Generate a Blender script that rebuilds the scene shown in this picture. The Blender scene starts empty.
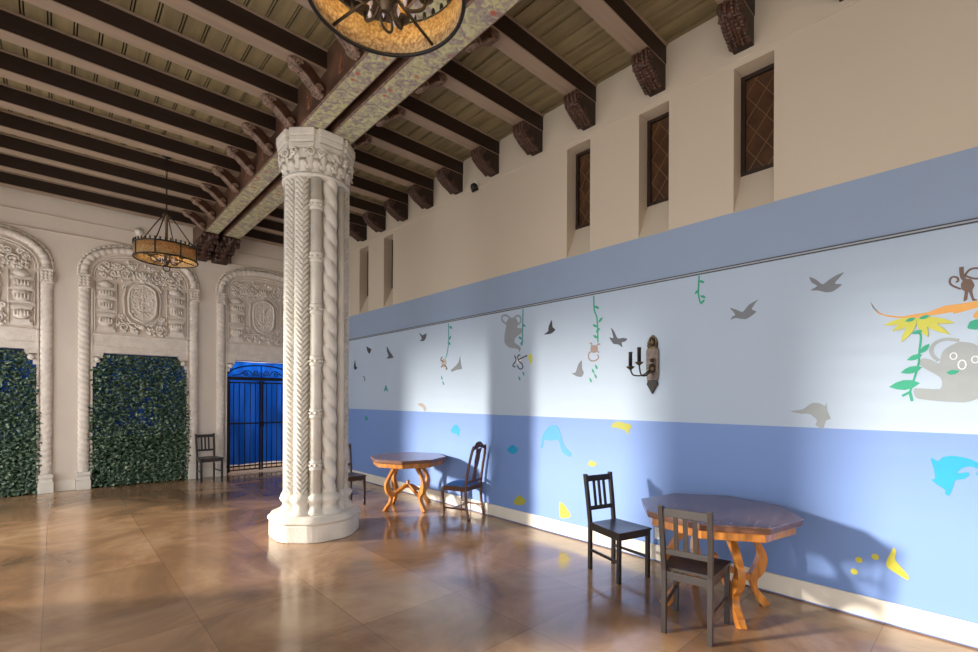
import bpy, math, random
from math import sin, cos, pi, radians, atan, sqrt, exp
from mathutils import Vector, Matrix
S = bpy.context.scene
COL = S.collection
# ---------------------------------------------------------------- camera, sky, sun, exposure
EYE = 1.63
cam_d = bpy.data.cameras.new('camera'); cam = bpy.data.objects.new('camera', cam_d); COL.objects.link(cam)
cam_d.sensor_width = 36.0; cam_d.lens = 469.0 / 978.0 * 36.0
cam_d.shift_x = 0.0; cam_d.shift_y = (398.35 - 326.0) / 978.0
cam_d.clip_start = 0.05; cam_d.clip_end = 200
YAW = radians(42.81); ROLL = atan(0.00425)
cam.matrix_world = (Matrix.Translation((0, 0, EYE)) @ Matrix.Rotation(-YAW, 4, 'Z')
                    @ Matrix.Rotation(pi / 2, 4, 'X') @ Matrix.Rotation(ROLL, 4, 'Z'))
S.camera = cam
wd = bpy.data.worlds.new('sky'); S.world = wd; wd.use_nodes = True
bg = wd.node_tree.nodes['Background']
bg.inputs['Color'].default_value = (0.95, 0.96, 0.98, 1); bg.inputs['Strength'].default_value = 1.6
sun_d = bpy.data.lights.new('sun', 'SUN'); sun = bpy.data.objects.new('sun', sun_d); COL.objects.link(sun)
sun_d.energy = 4.0; sun_d.angle = radians(4.4); sun_d.color = (1.0, 0.92, 0.80)
sun.rotation_euler = Vector((1.0, -0.58, -0.25)).to_track_quat('-Z', 'Y').to_euler()
sun.location = (-8, 12, 6)
S.view_settings.view_transform = 'Standard'; S.view_settings.look = 'None'
S.view_settings.gamma = 1.0; S.view_settings.use_curve_mapping = False
S.view_settings.exposure = 1.05
random.seed(7)

# ---------------------------------------------------------------- materials
def srgb(r, g, b):
    f = lambda c: (c / 255 / 12.92) if c / 255 <= 0.04045 else ((c / 255 + 0.055) / 1.055) ** 2.4
    return (f(r), f(g), f(b), 1)
MATS = {}
def mat(name, col, rough=0.6, metal=0.0, var=0.0, scale=8.0, bump=0.0, bscale=40.0, spec=0.5, col2=None, coat=0.0, stretch=None):
    m = bpy.data.materials.new(name); m.use_nodes = True; nt = m.node_tree; N = nt.nodes; L = nt.links
    p = N['Principled BSDF']; p.inputs['Roughness'].default_value = rough; p.inputs['Metallic'].default_value = metal
    p.inputs['Specular IOR Level'].default_value = spec; p.inputs['Coat Weight'].default_value = coat
    p.inputs['Base Color'].default_value = col
    tc = N.new('ShaderNodeTexCoord'); src = tc.outputs['Object']
    if stretch:
        mp = N.new('ShaderNodeMapping'); mp.inputs['Scale'].default_value = stretch
        L.new(src, mp.inputs['Vector']); src = mp.outputs['Vector']
    if var > 0 or col2:
        nz = N.new('ShaderNodeTexNoise'); nz.inputs['Scale'].default_value = scale; nz.inputs['Detail'].default_value = 6
        L.new(src, nz.inputs['Vector'])
        rp = N.new('ShaderNodeValToRGB'); rp.color_ramp.elements[0].position = 0.35; rp.color_ramp.elements[1].position = 0.68
        c2 = col2 or tuple(max(0, c * (1 - var)) for c in col[:3]) + (1,)
        rp.color_ramp.elements[0].color = c2; rp.color_ramp.elements[1].color = col
        L.new(nz.outputs['Fac'], rp.inputs['Fac']); L.new(rp.outputs['Color'], p.inputs['Base Color'])
    if bump > 0:
        nb = N.new('ShaderNodeTexNoise'); nb.inputs['Scale'].default_value = bscale; nb.inputs['Detail'].default_value = 4
        L.new(src, nb.inputs['Vector'])
        b = N.new('ShaderNodeBump'); b.inputs['Strength'].default_value = bump; b.inputs['Distance'].default_value = 0.02
        L.new(nb.outputs['Fac'], b.inputs['Height']); L.new(b.outputs['Normal'], p.inputs['Normal'])
    MATS[name] = m
    return m
mat('stone', srgb(226, 219, 207), 0.7, var=0.14, scale=5, bump=0.25, bscale=30)
mat('plaster', srgb(222, 210, 196), 0.85, var=0.06, scale=1.5, bump=0.08, bscale=25)
mat('relief_plaster', srgb(230, 219, 206), 0.8, var=0.16, scale=7, bump=0.25, bscale=45)
mat('wall_cream', srgb(194, 180, 160), 0.8)
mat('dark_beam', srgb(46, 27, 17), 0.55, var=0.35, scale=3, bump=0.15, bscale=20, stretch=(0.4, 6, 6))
mat('beam_soffit', srgb(158, 136, 116), 0.5, var=0.25, scale=2.5, stretch=(0.4, 5, 5), bump=0.1)  # pale undersides, dark sides: colours pushed further apart for the light from below
mat('deck', srgb(142, 126, 90), 0.6, var=0.35, scale=3, stretch=(4, 0.5, 1), bump=0.1)
mat('batten', srgb(34, 23, 14), 0.8)
mat('carving', srgb(78, 48, 33), 0.38, var=0.5, scale=14, bump=0.4, bscale=40)
mat('dusty_carving', srgb(140, 112, 94), 0.55, var=0.6, scale=16, bump=0.4, bscale=40)
mat('girder_side', srgb(104, 74, 56), 0.5, col2=srgb(70, 48, 36), scale=4)
mat('copper_paint', srgb(134, 82, 58), 0.45, var=0.5, scale=20)
mat('white_trim', srgb(228, 222, 210), 0.5, var=0.08, scale=3)
mat('rail_metal', srgb(70, 70, 74), 0.5, metal=0.3)
mat('rail_grey', srgb(160, 166, 174), 0.6)
mat('moulding', srgb(196, 182, 165), 0.8)
mat('black_wood', srgb(50, 43, 40), 0.38, var=0.25, scale=6, stretch=(8, 8, 0.8), bump=0.08, coat=0.2)
mat('orange_wood', srgb(206, 138, 62), 0.3, col2=srgb(162, 98, 40), scale=4, stretch=(5, 5, 1), coat=0.4)
mat('table_top', srgb(142, 112, 104), 0.22, col2=srgb(110, 80, 74), scale=3, stretch=(1, 9, 1), coat=0.3)
mat('table_edge', srgb(120, 80, 62), 0.35, var=0.2)
mat('brown_wood', srgb(112, 70, 46), 0.3, col2=srgb(76, 44, 28), scale=5, coat=0.3)
mat('blue_seat', srgb(70, 118, 186), 0.8, var=0.15, scale=30)
mat('iron', srgb(38, 34, 32), 0.5, metal=0.5, var=0.3, scale=20)
mat('bronze', srgb(92, 76, 56), 0.42, metal=0.7, var=0.5, scale=25)
mat('tarnished_plate', srgb(108, 98, 92), 0.5, metal=0.6, var=0.5, scale=18)
mat('candle', srgb(226, 166, 70), 0.5)
mat('crystal', srgb(205, 200, 214), 0.1, spec=0.8)
mat('pane_brown', srgb(88, 58, 36), 0.35, col2=srgb(60, 38, 24), scale=6, spec=0.5)
mat('lead', srgb(124, 96, 66), 0.5, metal=0.3)
mat('outlet_white', srgb(235, 235, 232), 0.4)
mat('ivy_stem', srgb(38, 44, 26), 0.8)
for n, c in dict(grey_paint=(116, 121, 128), dark_paint=(74, 78, 88), black_paint=(44, 48, 58), koala_paint=(148, 156, 160), far_koala=(138, 146, 154),
                 teal_paint=(40, 156, 124), dark_teal=(38, 140, 134), cyan_paint=(14, 148, 198), pale_cyan=(68, 146, 186), yellow_paint=(196, 188, 62), olive_paint=(160, 160, 58),
                 orange_paint=(212, 156, 82), brown_paint=(104, 84, 76), monkey_tan=(150, 128, 122), lime_paint=(190, 190, 76),
                 pale_brown=(164, 152, 144), white_paint=(222, 226, 230)).items():
    mat(n, srgb(*c), 0.6, var=0.06, scale=10)

def nodes_mat(name):
    m = bpy.data.materials.new(name); m.use_nodes = True; MATS[name] = m
    return m, m.node_tree.nodes, m.node_tree.links, m.node_tree.nodes['Principled BSDF']
# right wall: paint bands by height
m, N, L, p = nodes_mat('mural_wall')
geo = N.new('ShaderNodeTexCoord'); sx = N.new('ShaderNodeSeparateXYZ'); L.new(geo.outputs['Object'], sx.inputs[0])
mr = N.new('ShaderNodeMath'); mr.operation = 'DIVIDE'; mr.inputs[1].default_value = 6.0; L.new(sx.outputs['Z'], mr.inputs[0])
rp = N.new('ShaderNodeValToRGB'); rp.color_ramp.interpolation = 'CONSTANT'
els = rp.color_ramp.elements
els[0].position = 0; els[0].color = srgb(117, 147, 205)
els[1].position = 1.384 / 6; els[1].color = srgb(174, 191, 211)
e = els.new(2.815 / 6); e.color = srgb(144, 162, 188)
e = els.new(3.282 / 6); e.color = srgb(200, 186, 166)
L.new(mr.outputs[0], rp.inputs['Fac'])
nz = N.new('ShaderNodeTexNoise'); nz.inputs['Scale'].default_value = 1.3; nz.inputs['Detail'].default_value = 5; L.new(geo.outputs['Object'], nz.inputs['Vector'])
mx = N.new('ShaderNodeMix'); mx.data_type = 'RGBA'; mx.blend_type = 'MULTIPLY'; mx.inputs[0].default_value = 0.10
L.new(rp.outputs['Color'], mx.inputs[6]); L.new(nz.outputs['Fac'], mx.inputs[7]); L.new(mx.outputs[2], p.inputs['Base Color'])
p.inputs['Roughness'].default_value = 0.55; p.inputs['Specular IOR Level'].default_value = 0.35
# floor: polished brown stone slabs, marbled
m, N, L, p = nodes_mat('polished_floor')
tc = N.new('ShaderNodeTexCoord')
br = N.new('ShaderNodeTexBrick'); br.offset = 0.0; br.inputs['Scale'].default_value = 1.0
br.inputs['Brick Width'].default_value = 0.845; br.inputs['Row Height'].default_value = 0.845
br.inputs['Mortar Size'].default_value = 0.004; br.inputs['Mortar Smooth'].default_value = 0.2; br.inputs['Bias'].default_value = 0.0
br.inputs['Color1'].default_value = (1, 1, 1, 1); br.inputs['Color2'].default_value = (0.62, 0.60, 0.58, 1); br.inputs['Mortar'].default_value = (0.45, 0.4, 0.36, 1)
mp = N.new('ShaderNodeMapping'); mp.inputs['Location'].default_value = (-0.785 + 0.845 * 4, 0.3 + 0.845 * 6, 0)
L.new(tc.outputs['Object'], mp.inputs['Vector']); L.new(mp.outputs['Vector'], br.inputs['Vector'])
n1 = N.new('ShaderNodeTexNoise'); n1.inputs['Scale'].default_value = 0.9; n1.inputs['Detail'].default_value = 8; n1.inputs['Roughness'].default_value = 0.62; n1.inputs['Distortion'].default_value = 0.8
L.new(tc.outputs['Object'], n1.inputs['Vector'])
r1 = N.new('ShaderNodeValToRGB'); e = r1.color_ramp.elements
e[0].position = 0.3; e[0].color = srgb(126, 99, 76); e[1].position = 0.7; e[1].color = srgb(212, 176, 138)
q = e.new(0.5); q.color = srgb(172, 134, 100)
L.new(n1.outputs['Fac'], r1.inputs['Fac'])
mx = N.new('ShaderNodeMix'); mx.data_type = 'RGBA'; mx.blend_type = 'MULTIPLY'; mx.inputs[0].default_value = 0.75
L.new(r1.outputs['Color'], mx.inputs[6]); L.new(br.outputs['Color'], mx.inputs[7]); L.new(mx.outputs[2], p.inputs['Base Color'])
n2 = N.new('ShaderNodeTexNoise'); n2.inputs['Scale'].default_value = 2.2; n2.inputs['Detail'].default_value = 6; L.new(tc.outputs['Object'], n2.inputs['Vector'])
r2 = N.new('ShaderNodeMapRange'); r2.inputs[1].default_value = 0.3; r2.inputs[2].default_value = 0.7; r2.inputs[3].default_value = 0.10; r2.inputs[4].default_value = 0.22
L.new(n2.outputs['Fac'], r2.inputs[0]); L.new(r2.outputs[0], p.inputs['Roughness'])
p.inputs['Specular IOR Level'].default_value = 0.9
nb = N.new('ShaderNodeTexNoise'); nb.inputs['Scale'].default_value = 3.0; nb.inputs['Detail'].default_value = 2; L.new(tc.outputs['Object'], nb.inputs['Vector'])
bp = N.new('ShaderNodeBump'); bp.inputs['Strength'].default_value = 0.05; bp.inputs['Distance'].default_value = 0.05
L.new(nb.outputs['Fac'], bp.inputs['Height']); L.new(bp.outputs['Normal'], p.inputs['Normal'])
# painted girder soffits: leaves in green and gold with red flowers
m, N, L, p = nodes_mat('painted_soffit')
tc = N.new('ShaderNodeTexCoord')
vo = N.new('ShaderNodeTexVoronoi'); vo.inputs['Scale'].default_value = 11
nz = N.new('ShaderNodeTexNoise'); nz.inputs['Scale'].default_value = 13; nz.inputs['Detail'].default_value = 7; nz.inputs['Distortion'].default_value = 1.3
L.new(tc.outputs['Object'], vo.inputs['Vector']); L.new(tc.outputs['Object'], nz.inputs['Vector'])
rp = N.new('ShaderNodeValToRGB'); e = rp.color_ramp.elements
e[0].position = 0.36; e[0].color = srgb(138, 122, 118); e[1].position = 0.68; e[1].color = srgb(196, 194, 168)
q = e.new(0.48); q.color = srgb(166, 156, 142); q = e.new(0.56); q.color = srgb(190, 186, 126)
L.new(nz.outputs['Fac'], rp.inputs['Fac'])
v2 = N.new('ShaderNodeTexVoronoi'); v2.inputs['Scale'].default_value = 5.5; L.new(tc.outputs['Object'], v2.inputs['Vector'])
cr = N.new('ShaderNodeValToRGB'); cr.color_ramp.elements[0].position = 0.10; cr.color_ramp.elements[0].color = (1, 1, 1, 1)
cr.color_ramp.elements[1].position = 0.22; cr.color_ramp.elements[1].color = (0, 0, 0, 1)
L.new(v2.outputs['Distance'], cr.inputs['Fac'])
mx = N.new('ShaderNodeMix'); mx.data_type = 'RGBA'; L.new(cr.outputs['Color'], mx.inputs[0])
L.new(rp.outputs['Color'], mx.inputs[6]); mx.inputs[7].default_value = srgb(176, 92, 78); L.new(mx.outputs[2], p.inputs['Base Color'])
p.inputs['Roughness'].default_value = 0.5
# ivy leaves
m, N, L, p = nodes_mat('ivy_leaf')
tc = N.new('ShaderNodeTexCoord'); nz = N.new('ShaderNodeTexNoise'); nz.inputs['Scale'].default_value = 22; nz.inputs['Detail'].default_value = 3
L.new(tc.outputs['Object'], nz.inputs['Vector']); rp = N.new('ShaderNodeValToRGB'); e = rp.color_ramp.elements
e[0].position = 0.36; e[0].color = srgb(26, 44, 34); e[1].position = 0.66; e[1].color = srgb(166, 184, 156)
q = e.new(0.51); q.color = srgb(58, 90, 66)
L.new(nz.outputs['Fac'], rp.inputs['Fac']); L.new(rp.outputs['Color'], p.inputs['Base Color']); p.inputs['Roughness'].default_value = 0.5
# translucent sheets
def sheet(name, col, t=0.6, rough=0.5):
    m, N, L, p = nodes_mat(name)
    tr = N.new('ShaderNodeBsdfTranslucent'); tr.inputs['Color'].default_value = col
    p.inputs['Base Color'].default_value = col; p.inputs['Roughness'].default_value = rough
    ms = N.new('ShaderNodeMixShader'); ms.inputs[0].default_value = t
    L.new(p.outputs[0], ms.inputs[1]); L.new(tr.outputs[0], ms.inputs[2])
    L.new(ms.outputs[0], N['Material Output'].inputs['Surface'])
sheet('blue_tarp', srgb(16, 92, 200), 0.42)
sheet('deep_blue_tarp', srgb(12, 60, 132), 0.28)
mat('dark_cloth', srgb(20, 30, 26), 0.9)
sheet('amber_mica', srgb(200, 158, 96), 0.35)
m = MATS['amber_mica']; N = m.node_tree.nodes; L = m.node_tree.links
tc = N.new('ShaderNodeTexCoord'); nz = N.new('ShaderNodeTexNoise'); nz.inputs['Scale'].default_value = 60; nz.inputs['Detail'].default_value = 4; L.new(tc.outputs['Object'], nz.inputs['Vector'])
rp = N.new('ShaderNodeValToRGB'); e = rp.color_ramp.elements; e[0].position = 0.38; e[0].color = srgb(128, 94, 56); e[1].position = 0.62; e[1].color = srgb(214, 186, 134)
L.new(nz.outputs['Fac'], rp.inputs['Fac']); L.new(rp.outputs['Color'], N['Principled BSDF'].inputs['Base Color'])
m, N, L, p = nodes_mat('bulb')
p.inputs['Base Color'].default_value = (1, 0.8, 0.5, 1); p.inputs['Emission Color'].default_value = (1, 0.72, 0.35, 1); p.inputs['Emission Strength'].default_value = 34
m, N, L, p = nodes_mat('mica_glow')

# ---------------------------------------------------------------- mesh helpers
class MB:
    def __init__(s): s.v = []; s.f = []; s.sm = []; s.mi = []; s.cur = 0
    def add(s, vs, fs, smooth=False, M=None):
        o = len(s.v)
        s.v += [tuple(M @ Vector(v)) for v in vs] if M is not None else [tuple(v) for v in vs]
        s.f += [tuple(i + o for i in f) for f in fs]; s.sm += [smooth] * len(fs); s.mi += [s.cur] * len(fs)
        return s
    def box(s, x0, x1, y0, y1, z0, z1, M=None):
        v = [(x, y, z) for z in (z0, z1) for y in (y0, y1) for x in (x0, x1)]
        return s.add(v, [(0, 2, 3, 1), (4, 5, 7, 6), (0, 1, 5, 4), (2, 6, 7, 3), (0, 4, 6, 2), (1, 3, 7, 5)], False, M)
    def beam(s, a, b, w, d, up=(0, 0, 1)):
        a, b = Vector(a), Vector(b); t = (b - a).normalized(); u = Vector(up)
        x = t.cross(u)
        if x.length < 1e-4: x = t.cross(Vector((0, 1, 0)))
        x.normalize(); y = x.cross(t).normalized()
        v = [p + x * (i * w / 2) + y * (j * d / 2) for p in (a, b) for j in (-1, 1) for i in (-1, 1)]
        return s.add(v, [(0, 1, 3, 2), (4, 6, 7, 5), (0, 4, 5, 1), (2, 3, 7, 6), (0, 2, 6, 4), (1, 5, 7, 3)])
    def tube(s, pts, r, n=8, closed=False, cap=True, M=None, flat=1.0):
        pts = [Vector(p) for p in pts]; k = len(pts); rr = r if isinstance(r, (list, tuple)) else [r] * k
        vs = []; prev = None
        for i, p in enumerate(pts):
            t = (pts[(i + 1) % k] - pts[i - 1]) if closed else (pts[min(i + 1, k - 1)] - pts[max(i - 1, 0)])
            if t.length < 1e-9: t = Vector((0, 0, 1))
            t.normalize()
            if prev is None:
                a = Vector((0, 0, 1)) if abs(t.z) < 0.9 else Vector((1, 0, 0))
                x = t.cross(a).normalized()
            else:
                x = prev - t * prev.dot(t)
                x = x.normalized() if x.length > 1e-6 else t.cross(Vector((0, 0, 1))).normalized()
            prev = x; y = t.cross(x)
            for j in range(n):
                q = 2 * pi * j / n; vs.append(p + x * (cos(q) * rr[i]) + y * (sin(q) * rr[i] * flat))
        fs = []
        for i in range(k if closed else k - 1):
            i2 = (i + 1) % k
            for j in range(n):
                j2 = (j + 1) % n; fs.append((i * n + j, i * n + j2, i2 * n + j2, i2 * n + j))
        if not closed and cap:
            fs.append(tuple(range(n - 1, -1, -1))); fs.append(tuple((k - 1) * n + j for j in range(n)))
        return s.add(vs, fs, True, M)
    def lathe(s, prof, n=24, c=(0, 0, 0), M=None, rmod=None, a0=0.0, a1=2 * pi, smooth=True, cap=True):
        full = abs(a1 - a0 - 2 * pi) < 1e-6; m = n if full else n + 1; vs = []
        for r, z in prof:
            for j in range(m):
                a = a0 + (a1 - a0) * j / n; q = rmod(r, a, z) if rmod else r
                vs.append((c[0] + q * cos(a), c[1] + q * sin(a), c[2] + z))
        fs = []
        for i in range(len(prof) - 1):
            for j in range(n):
                j2 = (j + 1) % m; fs.append((i * m + j, i * m + j2, (i + 1) * m + j2, (i + 1) * m + j))
        if full and cap:
            if prof[0][0] > 1e-6: fs.append(tuple(range(m - 1, -1, -1)))
            if prof[-1][0] > 1e-6: fs.append(tuple((len(prof) - 1) * m + j for j in range(m)))
        return s.add(vs, fs, smooth, M)
    def prism(s, pts, z0, z1, M=None, smooth=False):
        n = len(pts); v = [(x, y, z0) for x, y in pts] + [(x, y, z1) for x, y in pts]
        a = sum(pts[i][0] * pts[(i + 1) % n][1] - pts[(i + 1) % n][0] * pts[i][1] for i in range(n))
        f = [tuple(range(n - 1, -1, -1)), tuple(range(n, 2 * n))] + [(i, (i + 1) % n, n + (i + 1) % n, n + i) for i in range(n)]
        if a < 0: f = [t[::-1] for t in f]
        return s.add(v, f, smooth, M)
    def ball(s, c, r, n=10, m=6, M=None):
        r = (r, r, r) if not isinstance(r, (tuple, list)) else r
        vs = [(c[0], c[1], c[2] - r[2])]
        for i in range(1, m):
            t = -pi / 2 + pi * i / m
            for j in range(n):
                a = 2 * pi * j / n; vs.append((c[0] + r[0] * cos(t) * cos(a), c[1] + r[1] * cos(t) * sin(a), c[2] + r[2] * sin(t)))
        vs.append((c[0], c[1], c[2] + r[2])); fs = []
        for j in range(n): fs.append((0, 1 + (j + 1) % n, 1 + j))
        for i in range(m - 2):
            for j in range(n):
                a = 1 + i * n; fs.append((a + j, a + (j + 1) % n, a + n + (j + 1) % n, a + n + j))
        a = 1 + (m - 2) * n
        for j in range(n): fs.append((a + j, a + (j + 1) % n, len(vs) - 1))
        return s.add(vs, fs, True, M)
    def build(s, name, mats, parent=None, bevel=0.0, **tags):
        me = bpy.data.meshes.new(name); me.from_pydata(s.v, [], s.f)
        mats = mats if isinstance(mats, (list, tuple)) else [mats]
        for q in mats: me.materials.append(MATS[q])
        me.polygons.foreach_set('use_smooth', s.sm); me.polygons.foreach_set('material_index', s.mi)
        me.update()
        o = bpy.data.objects.new(name, me); COL.objects.link(o)
        if parent: o.parent = parent
        if bevel > 0:
            b = o.modifiers.new('bevel', 'BEVEL'); b.width = bevel; b.segments = 2; b.limit_method = 'ANGLE'; b.angle_limit = radians(40)
        for k, v in tags.items(): o[k] = v
        return o
def thing(name, label, cat, loc=(0, 0, 0), rz=0.0, group=None):
    o = bpy.data.objects.new(name, None); COL.objects.link(o); o.empty_display_size = 0.1
    o.location = loc; o.rotation_euler = (0, 0, rz); o['label'] = label; o['category'] = cat
    if group: o['group'] = group
    return o
def dup(root, loc=None, rz=None, label=None, group=None):
    def cp(o, par):
        c = o.copy(); COL.objects.link(c)
        if par: c.parent = par
        for ch in kids(o): cp(ch, c)
        return c
    r = cp(root, None)
    if loc is not None: r.location = loc
    if rz is not None: r.rotation_euler = (0, 0, rz)
    if label: r['label'] = label
    if group: r['group'] = group
    return r
def kids(o): return [c for c in list(COL.objects) if c.parent == o]
def tag(o, label, cat, group=None):
    o['label'] = label; o['category'] = cat
    if group: o['group'] = group
    return o
def struct(o): o['kind'] = 'structure'; return o
def spiral(c, r0, turns, ax, ay, a0=0.0, n=26, r1=0.12):
    c = Vector(c); ax = Vector(ax); ay = Vector(ay); out = []
    for i in range(n):
        t = i / (n - 1); a = a0 + turns * 2 * pi * t; r = r0 * (1 - t) + r0 * r1 * t
        out.append(c + ax * (r * cos(a)) + ay * (r * sin(a)))
    return out
def smooth_path(pts, n=6):
    P = [Vector(p) for p in pts]; out = []
    for i in range(len(P) - 1):
        p0, p1, p2, p3 = P[max(i - 1, 0)], P[i], P[i + 1], P[min(i + 2, len(P) - 1)]
        for k in range(n):
            t = k / n
            out.append(0.5 * ((2 * p1) + (p2 - p0) * t + (2 * p0 - 5 * p1 + 4 * p2 - p3) * t * t + (3 * p1 - p0 - 3 * p2 + p3) * t ** 3))
    out.append(P[-1]); return out
ORD = ['first', 'second', 'third', 'fourth', 'fifth', 'sixth', 'seventh', 'eighth', 'ninth', 'tenth', 'eleventh', 'twelfth', 'thirteenth', 'fourteenth']
# ---------------------------------------------------------------- the room
XW, YW, XL = 4.458, 10.937, -2.04
TOP = 5.16
struct(MB().box(XL - 0.2, XW + 0.5, -6, 12.4, -0.15, 0).build('floor', 'polished_floor'))

def wall_face(mb, uv, w, a0, a1, b0, b1, holes, depth):
    """wall slab with rectangular through holes; uv(a,b,d) gives the point at depth d behind the face"""
    As = sorted({a0, a1} | {h[0] for h in holes} | {h[1] for h in holes}); Bs = sorted({b0, b1} | {h[2] for h in holes} | {h[3] for h in holes})
    inside = lambda a, b: any(h[0] < a < h[1] and h[2] < b < h[3] for h in holes)
    for i in range(len(As) - 1):
        j = 0
        while j < len(Bs) - 1:
            am = (As[i] + As[i + 1]) / 2
            if inside(am, (Bs[j] + Bs[j + 1]) / 2): j += 1; continue
            k = j
            while k < len(Bs) - 1 and not inside(am, (Bs[k] + Bs[k + 1]) / 2): k += 1
            p, q = uv(As[i], Bs[j], 0), uv(As[i + 1], Bs[k], depth)
            mb.box(min(p[0], q[0]), max(p[0], q[0]), min(p[1], q[1]), max(p[1], q[1]), min(p[2], q[2]), max(p[2], q[2]))
            j = k
WIN = [(1.28, 1.60), (2.205, 2.53), (3.137, 3.465), (7.37, 7.69), (8.27, 8.63)]
mb = MB()
wall_face(mb, lambda a, b, d: (XW + d, a, b), 0, -4.0, YW + 0.3, 0, 5.3, [(y0, y1, 3.30, 4.59) for y0, y1 in WIN], 0.34)
WR = struct(mb.build('wall_right', 'mural_wall'))
for i, (y0, y1) in enumerate(WIN):
    w = thing('window_%d' % (i + 1), '', '', (XW, y0, 3.30)); del w['label']; del w['category']; struct(w)
    b = y1 - y0; D = 0.17
    MB().add([(0, 0, 0.0), (0, b, 0.0), (D, b, 0.375), (D, 0, 0.375), (0.3, 0, 0.375), (0.3, b, 0.375), (0.3, 0, 0), (0.3, b, 0)],
             [(0, 3, 2, 1), (3, 4, 5, 2), (0, 6, 4, 3), (1, 2, 5, 7), (0, 1, 7, 6), (4, 6, 7, 5)]).build('sloped_sill', 'wall_cream', w)
    f = MB(); zs, zt = 0.375, 1.29; fw = 0.035
    f.box(D, D + 0.05, 0, b, zt - fw, zt); f.box(D, D + 0.05, 0, b, zs, zs + fw); f.box(D, D + 0.05, 0, fw, zs + fw, zt - fw); f.box(D, D + 0.05, b - fw, b, zs + fw, zt - fw)
    f.build('window_frame', 'dark_beam', w)
    MB().box(D + 0.03, D + 0.045, fw, b - fw, zs + fw, zt - fw).build('pane', 'pane_brown', w)
    l = MB(); yy0, yy1, z0, z1 = fw, b - fw, zs + fw, zt - fw; wd_ = yy1 - yy0; st = 0.165
    for sgn in (1, -1):
        k = -wd_ * 1.5
        while k < (z1 - z0) + wd_ * 1.5:
            pts = []
            for s in range(41):
                t = s / 40; y = yy0 + wd_ * t; z = z0 + k + sgn * 1.45 * wd_ * (t if sgn > 0 else t)
                if z0 <= z <= z1: pts.append((D + 0.028, y, z))
            if len(pts) > 1: l.beam(pts[0], pts[-1], 0.007, 0.007, (1, 0, 0))
            k += st * 1.45
    l.build('lead_lattice', 'lead', w)
# far wall with three openings
ARX = [(-1.855, -0.02), (0.293, 2.13), (2.44, 4.277)]
mb = MB()
wall_face(mb, lambda a, b, d: (a, YW + d, b), 0, XL - 0.2, XW, 0, 5.3, [(a + 0.20, c - 0.20, 0, 2.42) for a, c in ARX], 0.30)
struct(mb.build('wall_far', 'plaster'))
# left wall: tall window openings with piers between (outside the view, the sun comes in here)
mb = MB()
wall_face(mb, lambda a, b, d: (XL - d, a, b), 0, -4.2, YW + 0.3, 0, 5.3, [(6.2, 10.75, 0.0, 4.4), (0.2, 4.75, 0.0, 4.4), (-3.6, -0.6, 0.0, 4.0)], 0.25)
struct(mb.build('wall_left', 'plaster'))
fade = MB()                                         # unseen slats added to fade the sun patches upwards, gaps closing towards the top
for y0, y1 in ((6.2, 10.75), (0.2, 4.75)):
    for i in range(12):
        z = 2.6 + i * 0.16; h = 0.01 + 0.145 * (i / 11); fade.box(XL - 0.14, XL - 0.10, y0, y1, z - h / 2, z + h / 2)
fade_slats = struct(fade.build('trim_0', 'white_trim'))
struct(MB().box(XL - 3, XW + 3, 12.2, 12.3, 0, 2.6).build('wall_sky_screen', 'plaster'))  # unseen wall added to cut the sky light reaching the blue tarps
struct(MB().box(XL - 0.25, XW + 0.34, -4.3, -4.0, 0, 5.3).build('wall_back', 'plaster'))
# ceiling deck
c = MB()
c.box(XL - 0.2, XW + 0.3, -4.2, YW + 0.3, TOP + 0.03, TOP + 0.10)
c.build('ceiling', 'batten'); ce = bpy.data.objects['ceiling']; struct(ce)
c = MB(); x = 3.469 - 0.185 * 30
while x < XW:
    a, b = x + 0.018, x + 0.167
    if b > XL and a < XW: c.box(max(a, XL), min(b, XW), -2, YW, TOP, TOP + 0.03)
    x += 0.185
c.build('deck_boards', 'deck', ce)
c = MB(); x = 3.469 - 0.185 * 30
while x < XW:
    if x > XL: c.box(x - 0.006, x + 0.006, -2, YW, TOP + 0.006, TOP + 0.03)
    x += 0.185
c.build('deck_battens', 'deck', ce)
# trims
tn = [0]
def trim(mb, m, name=None, bevel=0):
    tn[0] += 1
    return struct(mb.build(name or 'trim_%d' % tn[0], m, bevel=bevel))
trim(MB().box(XW - 0.02, XW, -4, YW, 0.012, 0.165), 'white_trim', 'baseboard_right', 0.006)
r = MB(); r.box(XW - 0.014, XW, -4, YW, 2.803, 2.811); r.cur = 1; r.box(XW - 0.012, XW, -4, YW, 2.811, 2.823); r.cur = 0; r.box(XW - 0.016, XW, -4, YW, 2.823, 2.832); trim(r, ['rail_metal', 'rail_grey'])
trim(MB().box(XW - 0.012, XW, -4, YW, 4.645, 4.665), 'moulding', bevel=0.004)
trim(MB().box(XL, XW, YW - 0.012, YW, 4.705, 4.72), 'moulding', bevel=0.004)
trim(MB().box(XL, XW, YW - 0.018, YW, 4.435, 4.455), 'moulding', bevel=0.005)
trim(MB().box(XL, ARX[0][0] - 0.02, YW - 0.03, YW, 0, 0.19).box(ARX[0][1] + 0.02, ARX[1][0] - 0.02, YW - 0.03, YW, 0, 0.19).box(ARX[1][1] + 0.02, ARX[2][0] - 0.02, YW - 0.03, YW, 0, 0.19), 'white_trim', 'baseboard_far', 0.008)

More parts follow.
